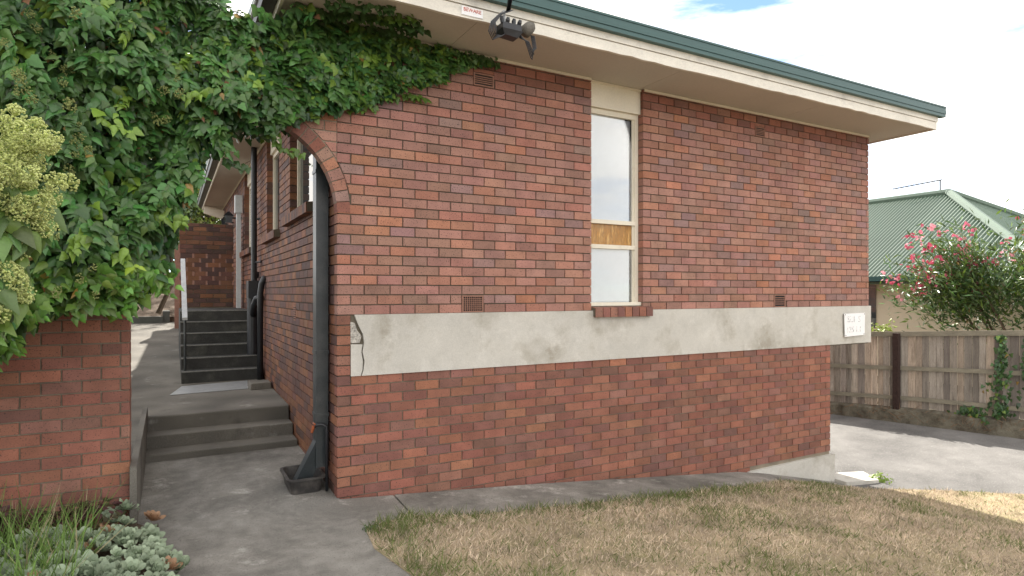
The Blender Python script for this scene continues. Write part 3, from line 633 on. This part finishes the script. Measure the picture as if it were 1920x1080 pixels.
dead = rng.random(n) < .006; cols[dead] = (.2, .1, .05)
rot = frames(nrm, tip)
lowm = (z < 2.0) & (x < -1.1); cols[lowm] = np.clip(cols[lowm]*np.array((1.7, 1.5, 1.05)), 0, .5)
kk = (x > .1) & (rng.random(n) < .25); cols[kk] = np.array((.11, .2, .035))
pz_ = np.array([proj(p)[:2] for p in pos]); inview = (pz_[:, 0] > 10) & (pz_[:, 1] > 5)
outer = np.where((dep > .93) & inview)[0]; outer = outer[np.argsort(-scl[outer])][:290]; sep = np.zeros(n, bool); sep[outer] = True
isov = (x < -.9) & (rng.random(n) < .6)
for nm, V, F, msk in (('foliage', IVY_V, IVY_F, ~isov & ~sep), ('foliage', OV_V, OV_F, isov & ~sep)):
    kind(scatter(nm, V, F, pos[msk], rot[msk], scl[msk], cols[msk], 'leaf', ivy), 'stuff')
tmpl = []
for v in range(10):
    m_ = MB(); V, F = (IVY_V, IVY_F) if v % 2 else (OV_V, OV_F); c = tuple(greens(1, (.055, .13, .038), .35, 0, .1)[0])
    m_.v = list(V); m_.f = list(F); m_.c = [c]*len(F); o = m_.build('leaf', 'leaf', ivy, smooth=True, fixn=False); tmpl.append(o.data); bpy.data.objects.remove(o)
il = Vector(ivy.location)
for i in outer:
    o = bpy.data.objects.new('leaf', tmpl[random.randrange(10)]); COL.objects.link(o); o.parent = ivy
    M = np.eye(4); M[:3, :3] = rot[i]*scl[i]*1.08; M[:3, 3] = pos[i]-np.array(il)+np.array((0, -.012, 0)); o.matrix_local = Matrix(M.tolist())
# back side and the inner shade of the mass
n2 = 10000; P = np.stack([rng.uniform(-4.3, -.1, n2*2), rng.uniform(1.2, 4.8, n2*2)], 1); P = P[inpoly(P, POLY)]
o_ = np.hypot(P[:, 0]-AXc, np.maximum(P[:, 1]-AZc, 0)) ; keep = ~((abs(P[:, 0]-AXc) < AR-.12) & (o_ < AR-.15) & (P[:, 0] > -1.2)); P = P[keep][:n2]; m2 = len(P)
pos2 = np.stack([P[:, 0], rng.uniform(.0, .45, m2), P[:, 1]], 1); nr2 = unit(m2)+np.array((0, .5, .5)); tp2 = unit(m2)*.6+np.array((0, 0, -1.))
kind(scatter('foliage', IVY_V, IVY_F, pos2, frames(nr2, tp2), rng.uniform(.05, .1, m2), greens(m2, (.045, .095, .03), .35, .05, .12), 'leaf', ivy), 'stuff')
# hanging sprigs at the right-hand tips
def strand(pts, size, step, colr, side=1):
    pts = [np.array(p) for p in pts]; ps = []
    for a, b in zip(pts, pts[1:]):
        k = max(2, int(np.linalg.norm(b-a)/step)); ps += [a+(b-a)*t/k for t in range(k)]
    ps = np.array(ps); m = len(ps); ps = np.repeat(ps, 2, 0)+rng.normal(0, .018, (m*2, 3)); ps[:, 1] -= abs(rng.normal(.015, .01, m*2))
    nn = np.stack([rng.normal(0, .3, m*2), -np.ones(m*2), rng.normal(.4, .2, m*2)], 1); tt = np.stack([rng.normal(0, .6, m*2), -.2*np.ones(m*2), -np.ones(m*2)], 1)
    kind(scatter('sprig', IVY_V, IVY_F, ps, frames(nn, tt), rng.uniform(.7, 1.15, m*2)*size, np.array(colr)*(1+.3*rng.uniform(-1, 1, (m*2, 1))), 'leaf', ivy), 'stuff')
    MB().tube([tuple(p) for p in pts], .004, 5).build('stem', 'bark', ivy)
LG = (.1, .18, .03); DG = (.05, .105, .03)
strand([(.4, -.02, 3.58), (.6, -.02, 3.62), (.83, -.015, 3.64)], .055, .022, LG); strand([(.1, -.02, 3.42), (.25, -.02, 3.47), (.38, -.01, 3.46)], .05, .03, LG)
strand([(.6, -.02, 3.8), (.85, -.02, 3.82), (1.0, -.02, 3.88)], .06, .02, LG)
strand([(.9, -.03, 4.1), (1.2, -.03, 4.1), (1.45, -.02, 4.11), (1.6, -.015, 4.1)], .06, .014, DG)
strand([(.2, -.12, 4.12), (.45, -.22, 4.13), (.75, -.28, 4.135)], .06, .018, DG); strand([(.1, -.25, 4.12), (.3, -.4, 4.13), (.55, -.5, 4.135)], .055, .022, LG)
strand([(-.3, -.2, 4.12), (.0, -.33, 4.13), (.3, -.36, 4.135), (.62, -.4, 4.135)], .07, .016, DG); strand([(-.2, -.45, 4.12), (.1, -.52, 4.13), (.35, -.58, 4.135)], .06, .02, DG)
strand([(-.6, -.05, 3.16), (-.45, -.1, 2.98), (-.3, -.12, 2.97)], .06, .03, LG); strand([(-.95, -.1, 2.9), (-.8, -.15, 2.8), (-.72, -.18, 2.86)], .075, .04, DG)
# stems inside
for k in range(9):
    x0 = -4+.33*k; MB().tube([(x0, -.03, 1.65), (x0+.1, -.06, 1.9), (x0+.05, -.08, 2.6), (x0+.3, -.07, 3.5)], [.02, .016, .013, .008], 6).build('stem', 'bark', ivy)
# flower clusters: balls of small buds on stalks
def umbel_mesh(colr, nb=26, r=.035, name='flower_cluster'):
    m_ = MB()
    d = unit(nb); d[:, 1] = -abs(d[:, 1])*.8; d[:, 2] += .25
    for k in range(nb):
        c = Vector(d[k]).normalized()*r*random.uniform(.75, 1.05); s = .0056 if r < .04 else .006; kf = random.uniform(.75, 1.2); cc = tuple(q*kf for q in colr)
        b = len(m_.v); m_.v += [tuple(c+Vector(q)*s) for q in ((1, 0, 0), (-1, 0, 0), (0, 1, 0), (0, -1, 0), (0, 0, 1), (0, 0, -1))]
        for f in ((0, 2, 4), (2, 1, 4), (1, 3, 4), (3, 0, 4), (2, 0, 5), (1, 2, 5), (3, 1, 5), (0, 3, 5)): m_.f.append(tuple(b+q for q in f)); m_.c.append(cc)
        if k % 3 == 0: m_.tube([(0, .01, -.01), tuple(c)], .0015, 3, colr, cap=False)
    o = m_.build(name, 'petal', None, fixn=False); d_ = o.data; bpy.data.objects.remove(o); return d_
um = [umbel_mesh((.34, .38, .14)) for _ in range(4)]
xs, zs, Ts = ivy_points(1500); cnt = 0
for a, b, t in zip(xs, zs, Ts):
    if a > -1.25 or b < 1.7 or a < -3 or cnt > 130: continue
    if random.random() < (.9 if a < -1.7 else .3):
        ox, oz = a, b
        for k in range(random.choice((1, 1, 2, 3))):
            o = bpy.data.objects.new('flower_cluster', random.choice(um)); COL.objects.link(o); o.parent = ivy
            o.location = Vector((ox+random.uniform(-.06, .06), -.075-t*1.12-random.uniform(0, .05), oz+random.uniform(-.06, .06)))-il; o.rotation_euler = (random.uniform(-.4, .4), random.uniform(0, 6), random.uniform(-.4, .4)); o.scale = [random.uniform(.75, 1.2)]*3; cnt += 1
# near blossoming branch on the far left
bush = thing('blossoming_bush', 'pale yellow-green flowering bush reaching in at the left edge', 'bush', (-2.9, -1.7, 0))
MB().tube([(-3.0, -1.7, 0), (-2.9, -1.75, 1.2), (-2.5, -1.7, 1.9), (-2.05, -1.65, 2.3)], [.05, .04, .025, .01], 8).build('stem', 'bark', bush, smooth=True)
def cld(n, c, r): return np.array(c)+unit(n)*np.array(r)*rng.random((n, 1))**.4
pb = np.concatenate([cld(200, (-2.05, -1.65, 2.2), (.26, .22, .28)), cld(110, (-2.12, -1.65, 1.85), (.22, .2, .25))]); m3 = len(pb)
kind(scatter('foliage', OV_V, OV_F, pb, frames(np.stack([rng.normal(.2, .4, m3), -np.ones(m3), rng.normal(.5, .3, m3)], 1), np.stack([rng.normal(.2, .5, m3), -.3*np.ones(m3), -np.ones(m3)], 1)), rng.uniform(.09, .14, m3), greens(m3, (.13, .23, .06), .35, .03, .25), 'leaf', bush), 'stuff')
ub = [umbel_mesh((.66, .72, .3), 80, .048) for _ in range(3)]; blc = Vector(bush.location)
low_c = [(-1.95, -1.65, 2.05), (-1.99, -1.62, 1.9), (-1.93, -1.6, 1.78), (-2.0, -1.6, 1.68), (-1.86, -1.68, 2.12)]
for k in range(90):
    c = np.array((-1.96, -1.72, 2.36)) + unit(1)[0]*np.array((.27, .16, .24))*rng.random()**.3
    if k > 65: c = np.array(low_c[k % 5])+rng.normal(0, .035, 3)
    o = bpy.data.objects.new('flower_cluster', random.choice(ub)); COL.objects.link(o); o.parent = bush; o.location = Vector(c)-blc+Vector((0, -.08, .05)); o.rotation_euler = (random.uniform(-.4, .4), random.uniform(0, 6), 0)

# ------------------------------------------------------------------ foreground planting
sx = []
for k in range(420):
    a = rng.uniform(-2.6, -1.22); b = rng.uniform(-2.2, .05)
    edge = -1.3+.1*math.sin(b*4.)-.25*max(0, b+.05)
    if a > edge or (a < -1.75 and b > -.45): continue
    sx.append((a, b, .05+.12*min(1, (edge-a)/.25)*random.uniform(.5, 1)))
SV = [(0, 0, 0), (.16, .35, .05), (.3, .75, .14), (.14, 1.0, .2), (0, 1.06, .22), (-.14, 1.0, .2), (-.3, .75, .14), (-.16, .35, .05), (0, .6, .0)]
SF = [(8, i, i+1) for i in range(0, 7)]+[(8, 7, 0)]
P_, R_, S_, C_ = [], [], [], []
for (a, b, h) in sx:
    ax = np.array((rng.normal(.15, .3), rng.normal(-.3, .3), 1.)); ax /= np.linalg.norm(ax); sz = rng.uniform(.055, .1)
    base = np.array((.31, .38, .26))*rng.uniform(.75, 1.2); base = base if random.random() > .08 else np.array((.36, .22, .13))
    for q in range(15):
        t = q*2.4; el = .25+q*.075; e1 = np.cross(ax, (1, .2, .1)); e1 /= np.linalg.norm(e1); e2 = np.cross(ax, e1); rad = e1*math.cos(t)+e2*math.sin(t)
        tip_ = rad*math.cos(el)+ax*math.sin(el); nn = -rad*math.sin(el)+ax*math.cos(el)
        P_.append((a, b, .03+h)); R_.append(frames(nn[None], tip_[None])[0]); S_.append(sz*(1-q*.035)); C_.append(base*rng.uniform(.85, 1.15))
o = scatter('succulent_groundcover', SV, SF, np.array(P_), np.array(R_), np.array(S_), np.array(C_), 'succ')
kind(tag(o, 'mat of grey-green succulent rosettes edging the concrete path', 'succulents'), 'stuff')
o = MB().prism([(-2.7, .03), (-1.4, .03), (-1.5, .09), (-2.7, .12)], 'y', -2.4, -.1).build('bed_soil', 'soil'); kind(o, 'structure')
BV = [(-.5, 0, 0), (.5, 0, 0), (.35, .5, .0), (-.35, .5, .0), (0, 1, 0)]; BF3 = [(0, 1, 2), (0, 2, 3), (3, 2, 4)]
def blades(name, pos, h, wd, lean, cols, mat='grass', parent=None):
    n = len(pos); az = rng.uniform(0, 2*math.pi, n); tip_ = np.stack([np.cos(az)*lean, np.sin(az)*lean, np.ones(n)], 1)
    nn = np.stack([np.sin(az+rng.normal(0, 1, n)), -np.cos(az+rng.normal(0, 1, n)), .3*np.ones(n)], 1)
    return scatter(name, BV, BF3, pos, frames(nn, tip_), np.stack([wd, h, h], 1), cols, mat, parent, smooth=False)
n = 900; a = rng.uniform(-2.75, -1.75, n); b = rng.uniform(-1.5, -.2, n)-.2*(a+1.75)
gt = blades('grass_tuft', np.stack([a, b, np.full(n, .1)], 1), rng.uniform(.18, .5, n), rng.uniform(.006, .013, n), np.abs(rng.normal(.5, .25, n)), np.where(rng.random((n, 1)) < .18, np.array([[.38, .34, .2]]), np.array([[.15, .25, .06]])*(1+.3*rng.uniform(-1, 1, (n, 1)))))
kind(tag(gt, 'long green grass growing among the succulents below the brick wall', 'grass'), 'stuff')
for k in range(10):
    xx, yy = -2.65+.12*k+random.uniform(-.04, .04), -.12-random.uniform(0, .15)
    if k < 9:
        hgt = random.uniform(.16, .3); q = 60; d = unit(q); d[:, 2] = abs(d[:, 2]); ps = np.array((xx, yy, hgt))+d*np.array((.1, .08, .09))
        r_ = thing('dark_rosette_plant', ['leftmost', 'second', 'third', 'fourth', 'fifth', 'sixth', 'seventh', 'eighth', 'rightmost'][k]+' dark bronze rosette plant from the left at the wall foot', 'plant', (xx, yy, 0), 'dark plants at the wall foot')
        kind(scatter('leaves', SV, SF, ps, frames(d+np.array((0, -.2, .6)), d+unit(q)*.4), rng.uniform(.04, .07, q), np.where(rng.random((q, 1)) < .5, np.array([[.05, .045, .02]]), np.array([[.07, .03, .03]])), 'succ', r_), 'stuff')
        MB().tube([(xx, yy, 0), (xx, yy, hgt)], .012, 6).build('stem', 'bark', r_)

# ------------------------------------------------------------------ lawn grass
N = 150000; a = rng.uniform(.0, 9.9, N); b = -.4-6.0*rng.random(N)**1.5
k = inpoly(np.stack([a, b], 1), lawn_poly); a, b = a[k], b[k]; n = len(a)
gz = np.interp(a, KX, KZ)+.03*np.clip((-.55-b)/.6, 0, 1)*np.clip(a/.5, 0, 1)+.003
pn = np.sin(a*2.1+1.2*np.sin(b*2.7))*np.sin(b*3.1+1.1*np.sin(a*1.7)+.8)+.5*np.sin(a*7.3+b*4.1)*np.sin(b*8.7-a*3.)
edge = np.clip(1-np.abs(b+.72-.0*a)/.35, 0, 1)*(a < 4.6)+np.clip(1-np.abs(a-.2)/.3, 0, 1)*(b > -1.9)
pg = np.clip(.1+.36*(pn > .4)+.5*edge, 0, .85); isg = rng.random(n) < pg
gc = np.where(isg[:, None], np.array([[.15, .19, .06]])*(1+.35*rng.uniform(-1, 1, (n, 1))), np.array([[.59, .485, .37]])*(1+.45*rng.uniform(-1, 1, (n, 1)))*(.8+.3*(.5+.5*np.sin(a*3.1+b*2.3)*np.sin(b*4.7-a*1.3)))[:, None])
hh = rng.uniform(.02, .065, n)*(.65+.5*(.5+.5*np.sin(a*11+2*np.sin(b*9))*np.sin(b*13+a*5)))*np.where(isg, 1.35, 1)*(1+.6*edge)
kind(tag(blades('lawn_grass', np.stack([a, b, gz], 1), hh, rng.uniform(.0035, .008, n), np.abs(rng.normal(.9, .5, n)), gc), 'dry straw-coloured lawn with greener patches in front of the house', 'grass'), 'stuff')
def weed(name, x_, y_, z_, n_, sz, colr, label, cat='weed'):
    d = unit(n_); d[:, 2] = abs(d[:, 2])*.7; ps = np.array((x_, y_, z_+.01))+d*sz*rng.uniform(.3, 1, (n_, 1))
    t = thing(name, label, cat, (x_, y_, z_)); kind(scatter('leaves', OV_V, OV_F, ps, frames(d+np.array((0, -.3, .8)), d+unit(n_)*.5), rng.uniform(.35, .6, n_)*sz*.6, np.array(colr)*(1+.3*rng.uniform(-1, 1, (n_, 1))), 'leaf', t), 'stuff')
    MB().tube([(x_, y_, z_-.02), (x_, y_, z_+sz*.5)], .004, 5).build('stem', 'bark', t)
weed('weed', 7.62, -.32, -.87, 60, .17, (.2, .3, .04), 'bright green weed beside the pale pad on the driveway')
weed('weed', 1.02, -.72, -.09, 40, .06, (.06, .12, .03), 'small dark green weed at the lawn edge on the path')
weed('weed', .06, -.83, 0, 40, .07, (.06, .11, .03), 'dark weed at the left corner of the lawn')

# ------------------------------------------------------------------ right: fence, neighbour, oleander
fx = lambda y: 11.15-.2*(y-.5)
fence = thing('paling_fence', 'weathered grey timber paling fence with three rails along the driveway', 'fence', (11.15, 0, -.6))
fzt = lambda y: np.interp(y, [-8, -.64, 1.3, 2.8, 12], [1.35, 1.19, 1.06, .98, .9]); fzb = lambda y: np.interp(y, [-8, -.64, 1.3, 2.8, 12], [-.3, -.365, -.41, -.5, -.6])
y_ = -4.0
while y_ < 9:
    wv = random.uniform(.085, .12); zt = fzt(y_)-.02+random.uniform(-.012, .008); zb = fzb(y_)+random.uniform(-.02, .03); xo = random.uniform(0, .022)
    k_ = random.uniform(.5, 1.25); c = tuple(q*k_ for q in random.choice(((.42, .37, .31), (.38, .34, .29), (.46, .38, .3), (.32, .28, .245))))
    m_ = MB().hull8([(fx(yy)+dx+xo, yy, zz) for zz in (zb, zt) for yy, dx in ((y_, .04), (y_, .055), (y_+wv, .055), (y_+wv, .04))], c)
    m_.build('paling', 'timber', fence, center=True); y_ += wv+random.uniform(.002, .014)
for d0, hgt in ((-.05, .09), (-.76, .075), (-1.32, .075)):
    ys_ = np.linspace(-4, 9, 14)
    for p, q in zip(ys_, ys_[1:]):
        z0, z1 = fzt(p)+d0, fzt(q)+d0
        if d0 < -1: z0, z1 = fzb(p)+.2, fzb(q)+.2
        elif d0 < -.5: z0, z1 = fzt(p)*.55+fzb(p)*.45-.04, fzt(q)*.55+fzb(q)*.45-.04
        MB().hull8([(fx(yy)+dx, yy, zz+s_*hgt/2) for s_ in (-1, 1) for yy, zz, dx in ((p, z0, -.01), (p, z0, .038), (q, z1, .038), (q, z1, -.01))]).build('rail', 'rail', fence)
for yp in (1.3, -3.4, 6.0): MB().box((fx(yp)-.1, yp-.05, -.7), (fx(yp)-.018, yp+.05, fzt(yp)-.03)).build('post', 'rust', fence)
kind(MB().prism([(fx(-8)+.14, -8), (16, -8), (16, 22), (fx(22)+.14, 22)], 'z', -1, -.36).build('neighbour_yard', 'soil'), 'structure')
kb = MB(); ys_ = np.linspace(-5, 12, 18)
for p, q in zip(ys_, ys_[1:]): kb.hull8([(fx(p)-.15, p, -.8), (fx(p)+.15, p, -.8), (fx(q)+.15, q, -.8), (fx(q)-.15, q, -.8), (fx(p)-.12, p, fzb(p)-.02), (fx(p)+.15, p, fzb(p)+.04), (fx(q)+.15, q, fzb(q)+.04), (fx(q)-.12, q, fzb(q)-.02)])
tag(kb.build('retaining_kerb', material('mossy_concrete', (.2, .185, .14), .95, .4, 5, 60, .8, stain=(.08, .065, .045), sscale=3, bdist=.02)), 'low mossy concrete retaining kerb under the paling fence', 'kerb')
n = 500; lp = np.stack([rng.uniform(10.85, 11.15, n), rng.uniform(-.8, 5, n), np.full(n, -.4)], 1); lp[:, 0] += fx(lp[:, 1])-11.15; lp[:, 2] = [fzb(q)-.05+random.uniform(-.2, .06) for q in lp[:, 1]]
kind(tag(blades('dry_litter', lp, rng.uniform(.06, .2, n), rng.uniform(.006, .012, n), rng.uniform(.6, 2.5, n), np.array([[.2, .12, .07]])*(1+.5*rng.uniform(-1, 1, (n, 1)))), 'dry brown leaf litter and stalks along the fence foot', 'leaf litter'), 'stuff')
# climbers on the fence
def climber(y0, zt, zb, wdt, n_, label):
    t = thing('fence_ivy', label, 'ivy', (11.12, y0, zb)); tt = rng.random(n_); ps = np.stack([np.full(n_, fx(y0)-.03)-rng.random(n_)*.08, y0+rng.normal(0, 1, n_)*wdt*(.35+.65*np.exp(-((tt-.3)/.22)**2)), zb+(zt-zb)*tt], 1)
    kind(scatter('leaves', IVY_V, IVY_F, ps, frames(np.stack([-np.ones(n_), rng.normal(0, .4, n_), rng.normal(.4, .3, n_)], 1), np.stack([-.3*np.ones(n_), rng.normal(0, .5, n_), -np.ones(n_)], 1)), rng.uniform(.05, .09, n_), greens(n_, (.05, .11, .035), .4, .05, .1), 'leaf', t), 'stuff')
    MB().tube([(fx(y0)-.03, y0, zb-.1), (fx(y0)-.03, y0+.03, (zt+zb)/2), (fx(y0)-.03, y0, zt)], .006, 5).build('stem', 'bark', t)
climber(-.28, 1.1, -.35, .13, 230, 'ivy climbing the fence palings near the right edge'); climber(-.62, 1.05, .3, .06, 60, 'thin ivy strand on the fence at the right edge')
climber(.15, -.2, -.45, .25, 70, 'low ivy creeping along the bottom of the fence')
# yellow-green creeper over the fence top
t = thing('fence_creeper', 'bright yellow-green creeper spilling over the fence top by the house', 'creeper', (11.2, 2, 1)); n = 260
ps = np.stack([rng.uniform(-.03, .25, n), rng.uniform(1.45, 3.3, n), 1.06+abs(rng.normal(0, .07, n))], 1); ps[:, 0] += fx(ps[:, 1])
kind(scatter('leaves', OV_V, OV_F, ps, frames(unit(n)+np.array((-.3, 0, .8)), unit(n)), rng.uniform(.05, .09, n), np.array([[.26, .34, .06]])*(1+.25*rng.uniform(-1, 1, (n, 1))), 'leaf', t), 'stuff'); MB().tube([(fx(1.5)+.1, 1.5, 1.06), (fx(3.2)+.1, 3.2, 1.06)], .008, 5).build('stem', 'bark', t)
# neighbour's house
nb = thing('neighbour_house', 'cream house with green corrugated hipped roof behind the fence', 'house', (18.6, 6, -.3))
EX, RX, RZ, EZ, RY, EY = 14.4, 18.6, 4.72, 2.2, 4.07, .1
MB().box((EX+.45, EY+.5, -.5), (22.6, 20, 2.2)).build('wall', 'wallcream', nb)
MB().box((EX+.42, 3.98, .9), (EX+.44, 5.2, 2.0)).build('window', 'darkglass', nb)
def corr(name, quad, ncor, amp):
    A, B, C_, D_ = [Vector(q) for q in quad]; n_ = (B-A).cross(D_-A).normalized(); m_ = MB(); k6 = ncor*6; pr = None
    for i in range(k6+1):
        t_ = i/k6; o = n_*amp*math.sin(i*math.pi/3); p = A.lerp(B, t_)+o; q = D_.lerp(C_, t_)+o
        m_.v += [tuple(p), tuple(q)]
        if i: b = 2*i; m_.f.append((b-2, b, b+1, b-1)); m_.c.append(None)
    return m_
# front slope: corrugations run down the slope; rows from hip to far end
m_ = MB(); pitch = .105; y = EY; cnt = 0; n_ = Vector((EZ-RZ, 0, RX-EX)).normalized(); n_ = Vector((-(RZ-EZ), 0, RX-EX)).normalized()
while y < 20:
    f_ = min(1, (y-EY)/(RY-EY)); top = Vector((EX+(RX-EX)*f_, y, EZ+(RZ-EZ)*f_)); bot = Vector((EX, y, EZ)); o = n_*.021*math.sin(cnt*math.pi/3)
    m_.v += [tuple(bot+o), tuple(top+o)]
    if cnt: b = 2*cnt; m_.f.append((b-2, b, b+1, b-1)); m_.c.append(None)
    cnt += 1; y += pitch/6
m_.build('roof_slope', 'roofgreen', nb, smooth=True, fixn=False)
m_ = MB(); x_ = EX; cnt = 0; n_ = Vector((0, -(RZ-EZ), RY-EY)).normalized(); XE = 2*RX-EX
while x_ < XE:
    f_ = 1-abs(x_-RX)/(RX-EX); top = Vector((x_, EY+(RY-EY)*f_, EZ+(RZ-EZ)*f_)); bot = Vector((x_, EY, EZ)); o = n_*.021*math.sin(cnt*math.pi/3); m_.v += [tuple(bot+o), tuple(top+o)]
    if cnt: b = 2*cnt; m_.f.append((b-2, b, b+1, b-1)); m_.c.append(None)
    cnt += 1; x_ += pitch/6
m_.build('roof_hip', 'roofgreen', nb, smooth=True, fixn=False)
MB().box((RX-.02, RY, EZ-.1), (XE, 20, RZ-1.2)).face([(RX, RY, RZ), (XE, EY, EZ), (XE, 20, EZ), (RX, 20, RZ)]).build('roof_rear', 'roofgreen', nb)
MB().tube([(RX, RY, RZ+.03), (RX, 20, RZ+.03)], .1, 8).build('ridge_cap', 'capgreen', nb); 
for s in (-1, 1): MB().tube([(RX, RY, RZ+.02), (RX+s*(RX-EX), EY, EZ+.02)], .11, 8).build('hip_cap', 'capgreen', nb)
MB().box((EX-.1, EY-.08, EZ-.1), (EX+.02, 20, EZ+.02)).box((EX-.1, EY-.1, EZ-.1), (XE, EY+.02, EZ+.02)).build('gutter', 'green', nb)
MB().box((EX+.02, EY+.02, EZ-.17), (XE, 20, EZ-.12)).build('eaves', 'capgreen', nb)
an = thing('tv_antenna', 'thin television antenna on the ridge of the green roof', 'antenna', (18.6, 4.3, 4.7))
MB().tube([(18.6, 4.3, 4.7), (18.6, 4.3, 5.15)], .02, 6).build('mast', 'gutterdark', an); MB().tube([(18.6, 4.25, 5.14), (18.3, 5.5, 5.02)], .018, 6).build('boom', 'gutterdark', an)
for k in range(9): MB().tube([(18.58-.033*k-.12, 4.4+.13*k, 5.13-.013*k), (18.58-.033*k+.12, 4.4+.13*k, 5.13-.013*k)], .006, 4).build('element', 'gutterdark', an)
# oleander
ol = thing('oleander', 'pink flowering oleander bush behind the fence at the right', 'shrub', (13.2, .2, -.3))
stems = []
for k in range(16):
    t_ = rng.uniform(0, 6.28); r_ = rng.uniform(.75, 1.6); b0 = Vector((13.2+random.uniform(-.15, .15), .2+random.uniform(-.3, .3), -.3)); tp_ = Vector((13.1+.6*r_*math.cos(t_), .15+1.25*r_*math.sin(t_), random.uniform(2.3, 3.55)-.3*r_))
    md_ = b0.lerp(tp_, .5)+Vector((0, 0, .35)); MB().tube([b0, b0.lerp(md_, .5)+Vector((0, 0, .1)), md_, md_.lerp(tp_, .6), tp_], [.03, .026, .02, .012, .005], 6).build('stem', 'bark', ol); stems.append((md_, tp_))
n = 22000; idx = rng.integers(0, 16, n); t_ = rng.random(n)**.7; A = np.array([s[0] for s in stems]); B = np.array([s[1] for s in stems]); dirs = B[idx]-A[idx]
ps = A[idx]+dirs*t_[:, None]+rng.normal(0, 1, (n, 3))*np.array((.28, .34, .3))
LV = [(0, 0, 0), (.09, .4, .02), (0, 1, -.06), (-.09, .4, .02)]; LF = [(0, 1, 2), (0, 2, 3)]
dn = dirs/np.linalg.norm(dirs, axis=1, keepdims=True)
kind(scatter('foliage', LV, LF, ps, frames(unit(n)+np.array((0, 0, .6)), dn+unit(n)*.8), np.stack([rng.uniform(.12, .2, n)*1.3, rng.uniform(.12, .2, n), rng.uniform(.12, .2, n)], 1), greens(n, (.1, .17, .06), .45, .05, .25), 'leaf', ol), 'stuff')
PVt = [(0, 0, 0), (.45, .5, .1), (.3, 1, .2), (-.3, 1, .2), (-.45, .5, .1)]; PFt = [(0, 1, 2), (0, 2, 3), (0, 3, 4)]
fp, fr_, fs, fc = [], [], [], []
for k in range(420):
    i = rng.integers(0, 16); c = B[i]+rng.normal(0, 1, 3)*np.array((.26, .34, .24))+np.array((-.1, 0, .05))
    colr = np.array(random.choice(((.66, .16, .24), (.75, .32, .38), (.55, .09, .15))))
    for f_ in range(random.randint(3, 7)):
        cc = c+rng.normal(0, .045, 3); ax = unit(1)[0]+np.array((-.6, -.5, .5)); ax /= np.linalg.norm(ax); e1 = np.cross(ax, (0, 1, .3)); e1 /= np.linalg.norm(e1); e2 = np.cross(ax, e1)
        for q in range(5): a_ = q*1.2566; rd = e1*math.cos(a_)+e2*math.sin(a_); fp.append(cc); fr_.append(frames(ax[None], rd[None])[0]); fs.append(rng.uniform(.028, .042)); fc.append(colr*rng.uniform(.8, 1.2))
kind(scatter('blossoms', PVt, PFt, np.array(fp), np.array(fr_), np.array(fs), np.array(fc), 'petal', ol), 'stuff')

# ------------------------------------------------------------------ trees behind
def tree(name, label, base, h, rx, rz, n_, colr, sz=.16, light=.15):
    t = thing(name, label, 'tree', base); bx, by, bz = base
    MB().tube([(bx, by, bz), (bx+.1, by, bz+h*.35), (bx, by+.1, bz+h*.7)], [.18, .13, .06], 8).build('trunk', 'bark', t, smooth=True)
    cs = [np.array((bx, by, bz+h*.62))+unit(1)[0]*np.array((rx*.6, rx*.6, rz*.6)) for _ in range(14)]
    for c in cs[:7]: MB().tube([(bx, by, bz+h*.35), tuple((np.array((bx, by, bz+h*.5))+c)/2), tuple(c)], [.07, .045, .015], 6).build('limb', 'bark', t)
    ci = rng.integers(0, 14, n_); C0 = np.array(cs)[ci]; d = unit(n_); ps = C0+d*np.array((rx, rx, rz))*.5*rng.random((n_, 1))**.45
    kind(scatter('crown', OV_V, OV_F, ps, frames(d+unit(n_)*.6+np.array((0, 0, .5)), unit(n_)), rng.uniform(.7, 1.3, n_)*sz, greens(n_, colr, .35, .05, light), 'leaf', t), 'stuff')
tree('garden_tree', 'sunlit yellow-green tree seen through the arch beyond the path', (.0, 22, 1.5), 6.0, 2.8, 3.0, 7000, (.22, .26, .05), .15, .3)
tree('garden_tree', 'tall leafy tree added behind the others to shade the side path', (-.6, 24, 1.5), 13, 4.5, 5.5, 8000, (.16, .22, .05), .22, .25)  # taller tree added to keep the sun off the side path and bank
tree('garden_tree', 'dark green tree at the end of the side path', (-1.6, 19.5, 1.8), 3.6, 1.5, 1.7, 4000, (.07, .12, .045), .12)
for k, (x_, y_) in enumerate(((-2.3, 15.2), (-1.7, 16.0), (-2.9, 14.0))):
    weed('bank_shrub', x_, y_, 1.25+(y_-12.3)*.228, 140, .55, (.09, .15, .05), ['middle leafy shrub on the mulched bank', 'farthest leafy shrub on the mulched bank', 'nearest leafy shrub on the mulched bank'][k], 'shrub')
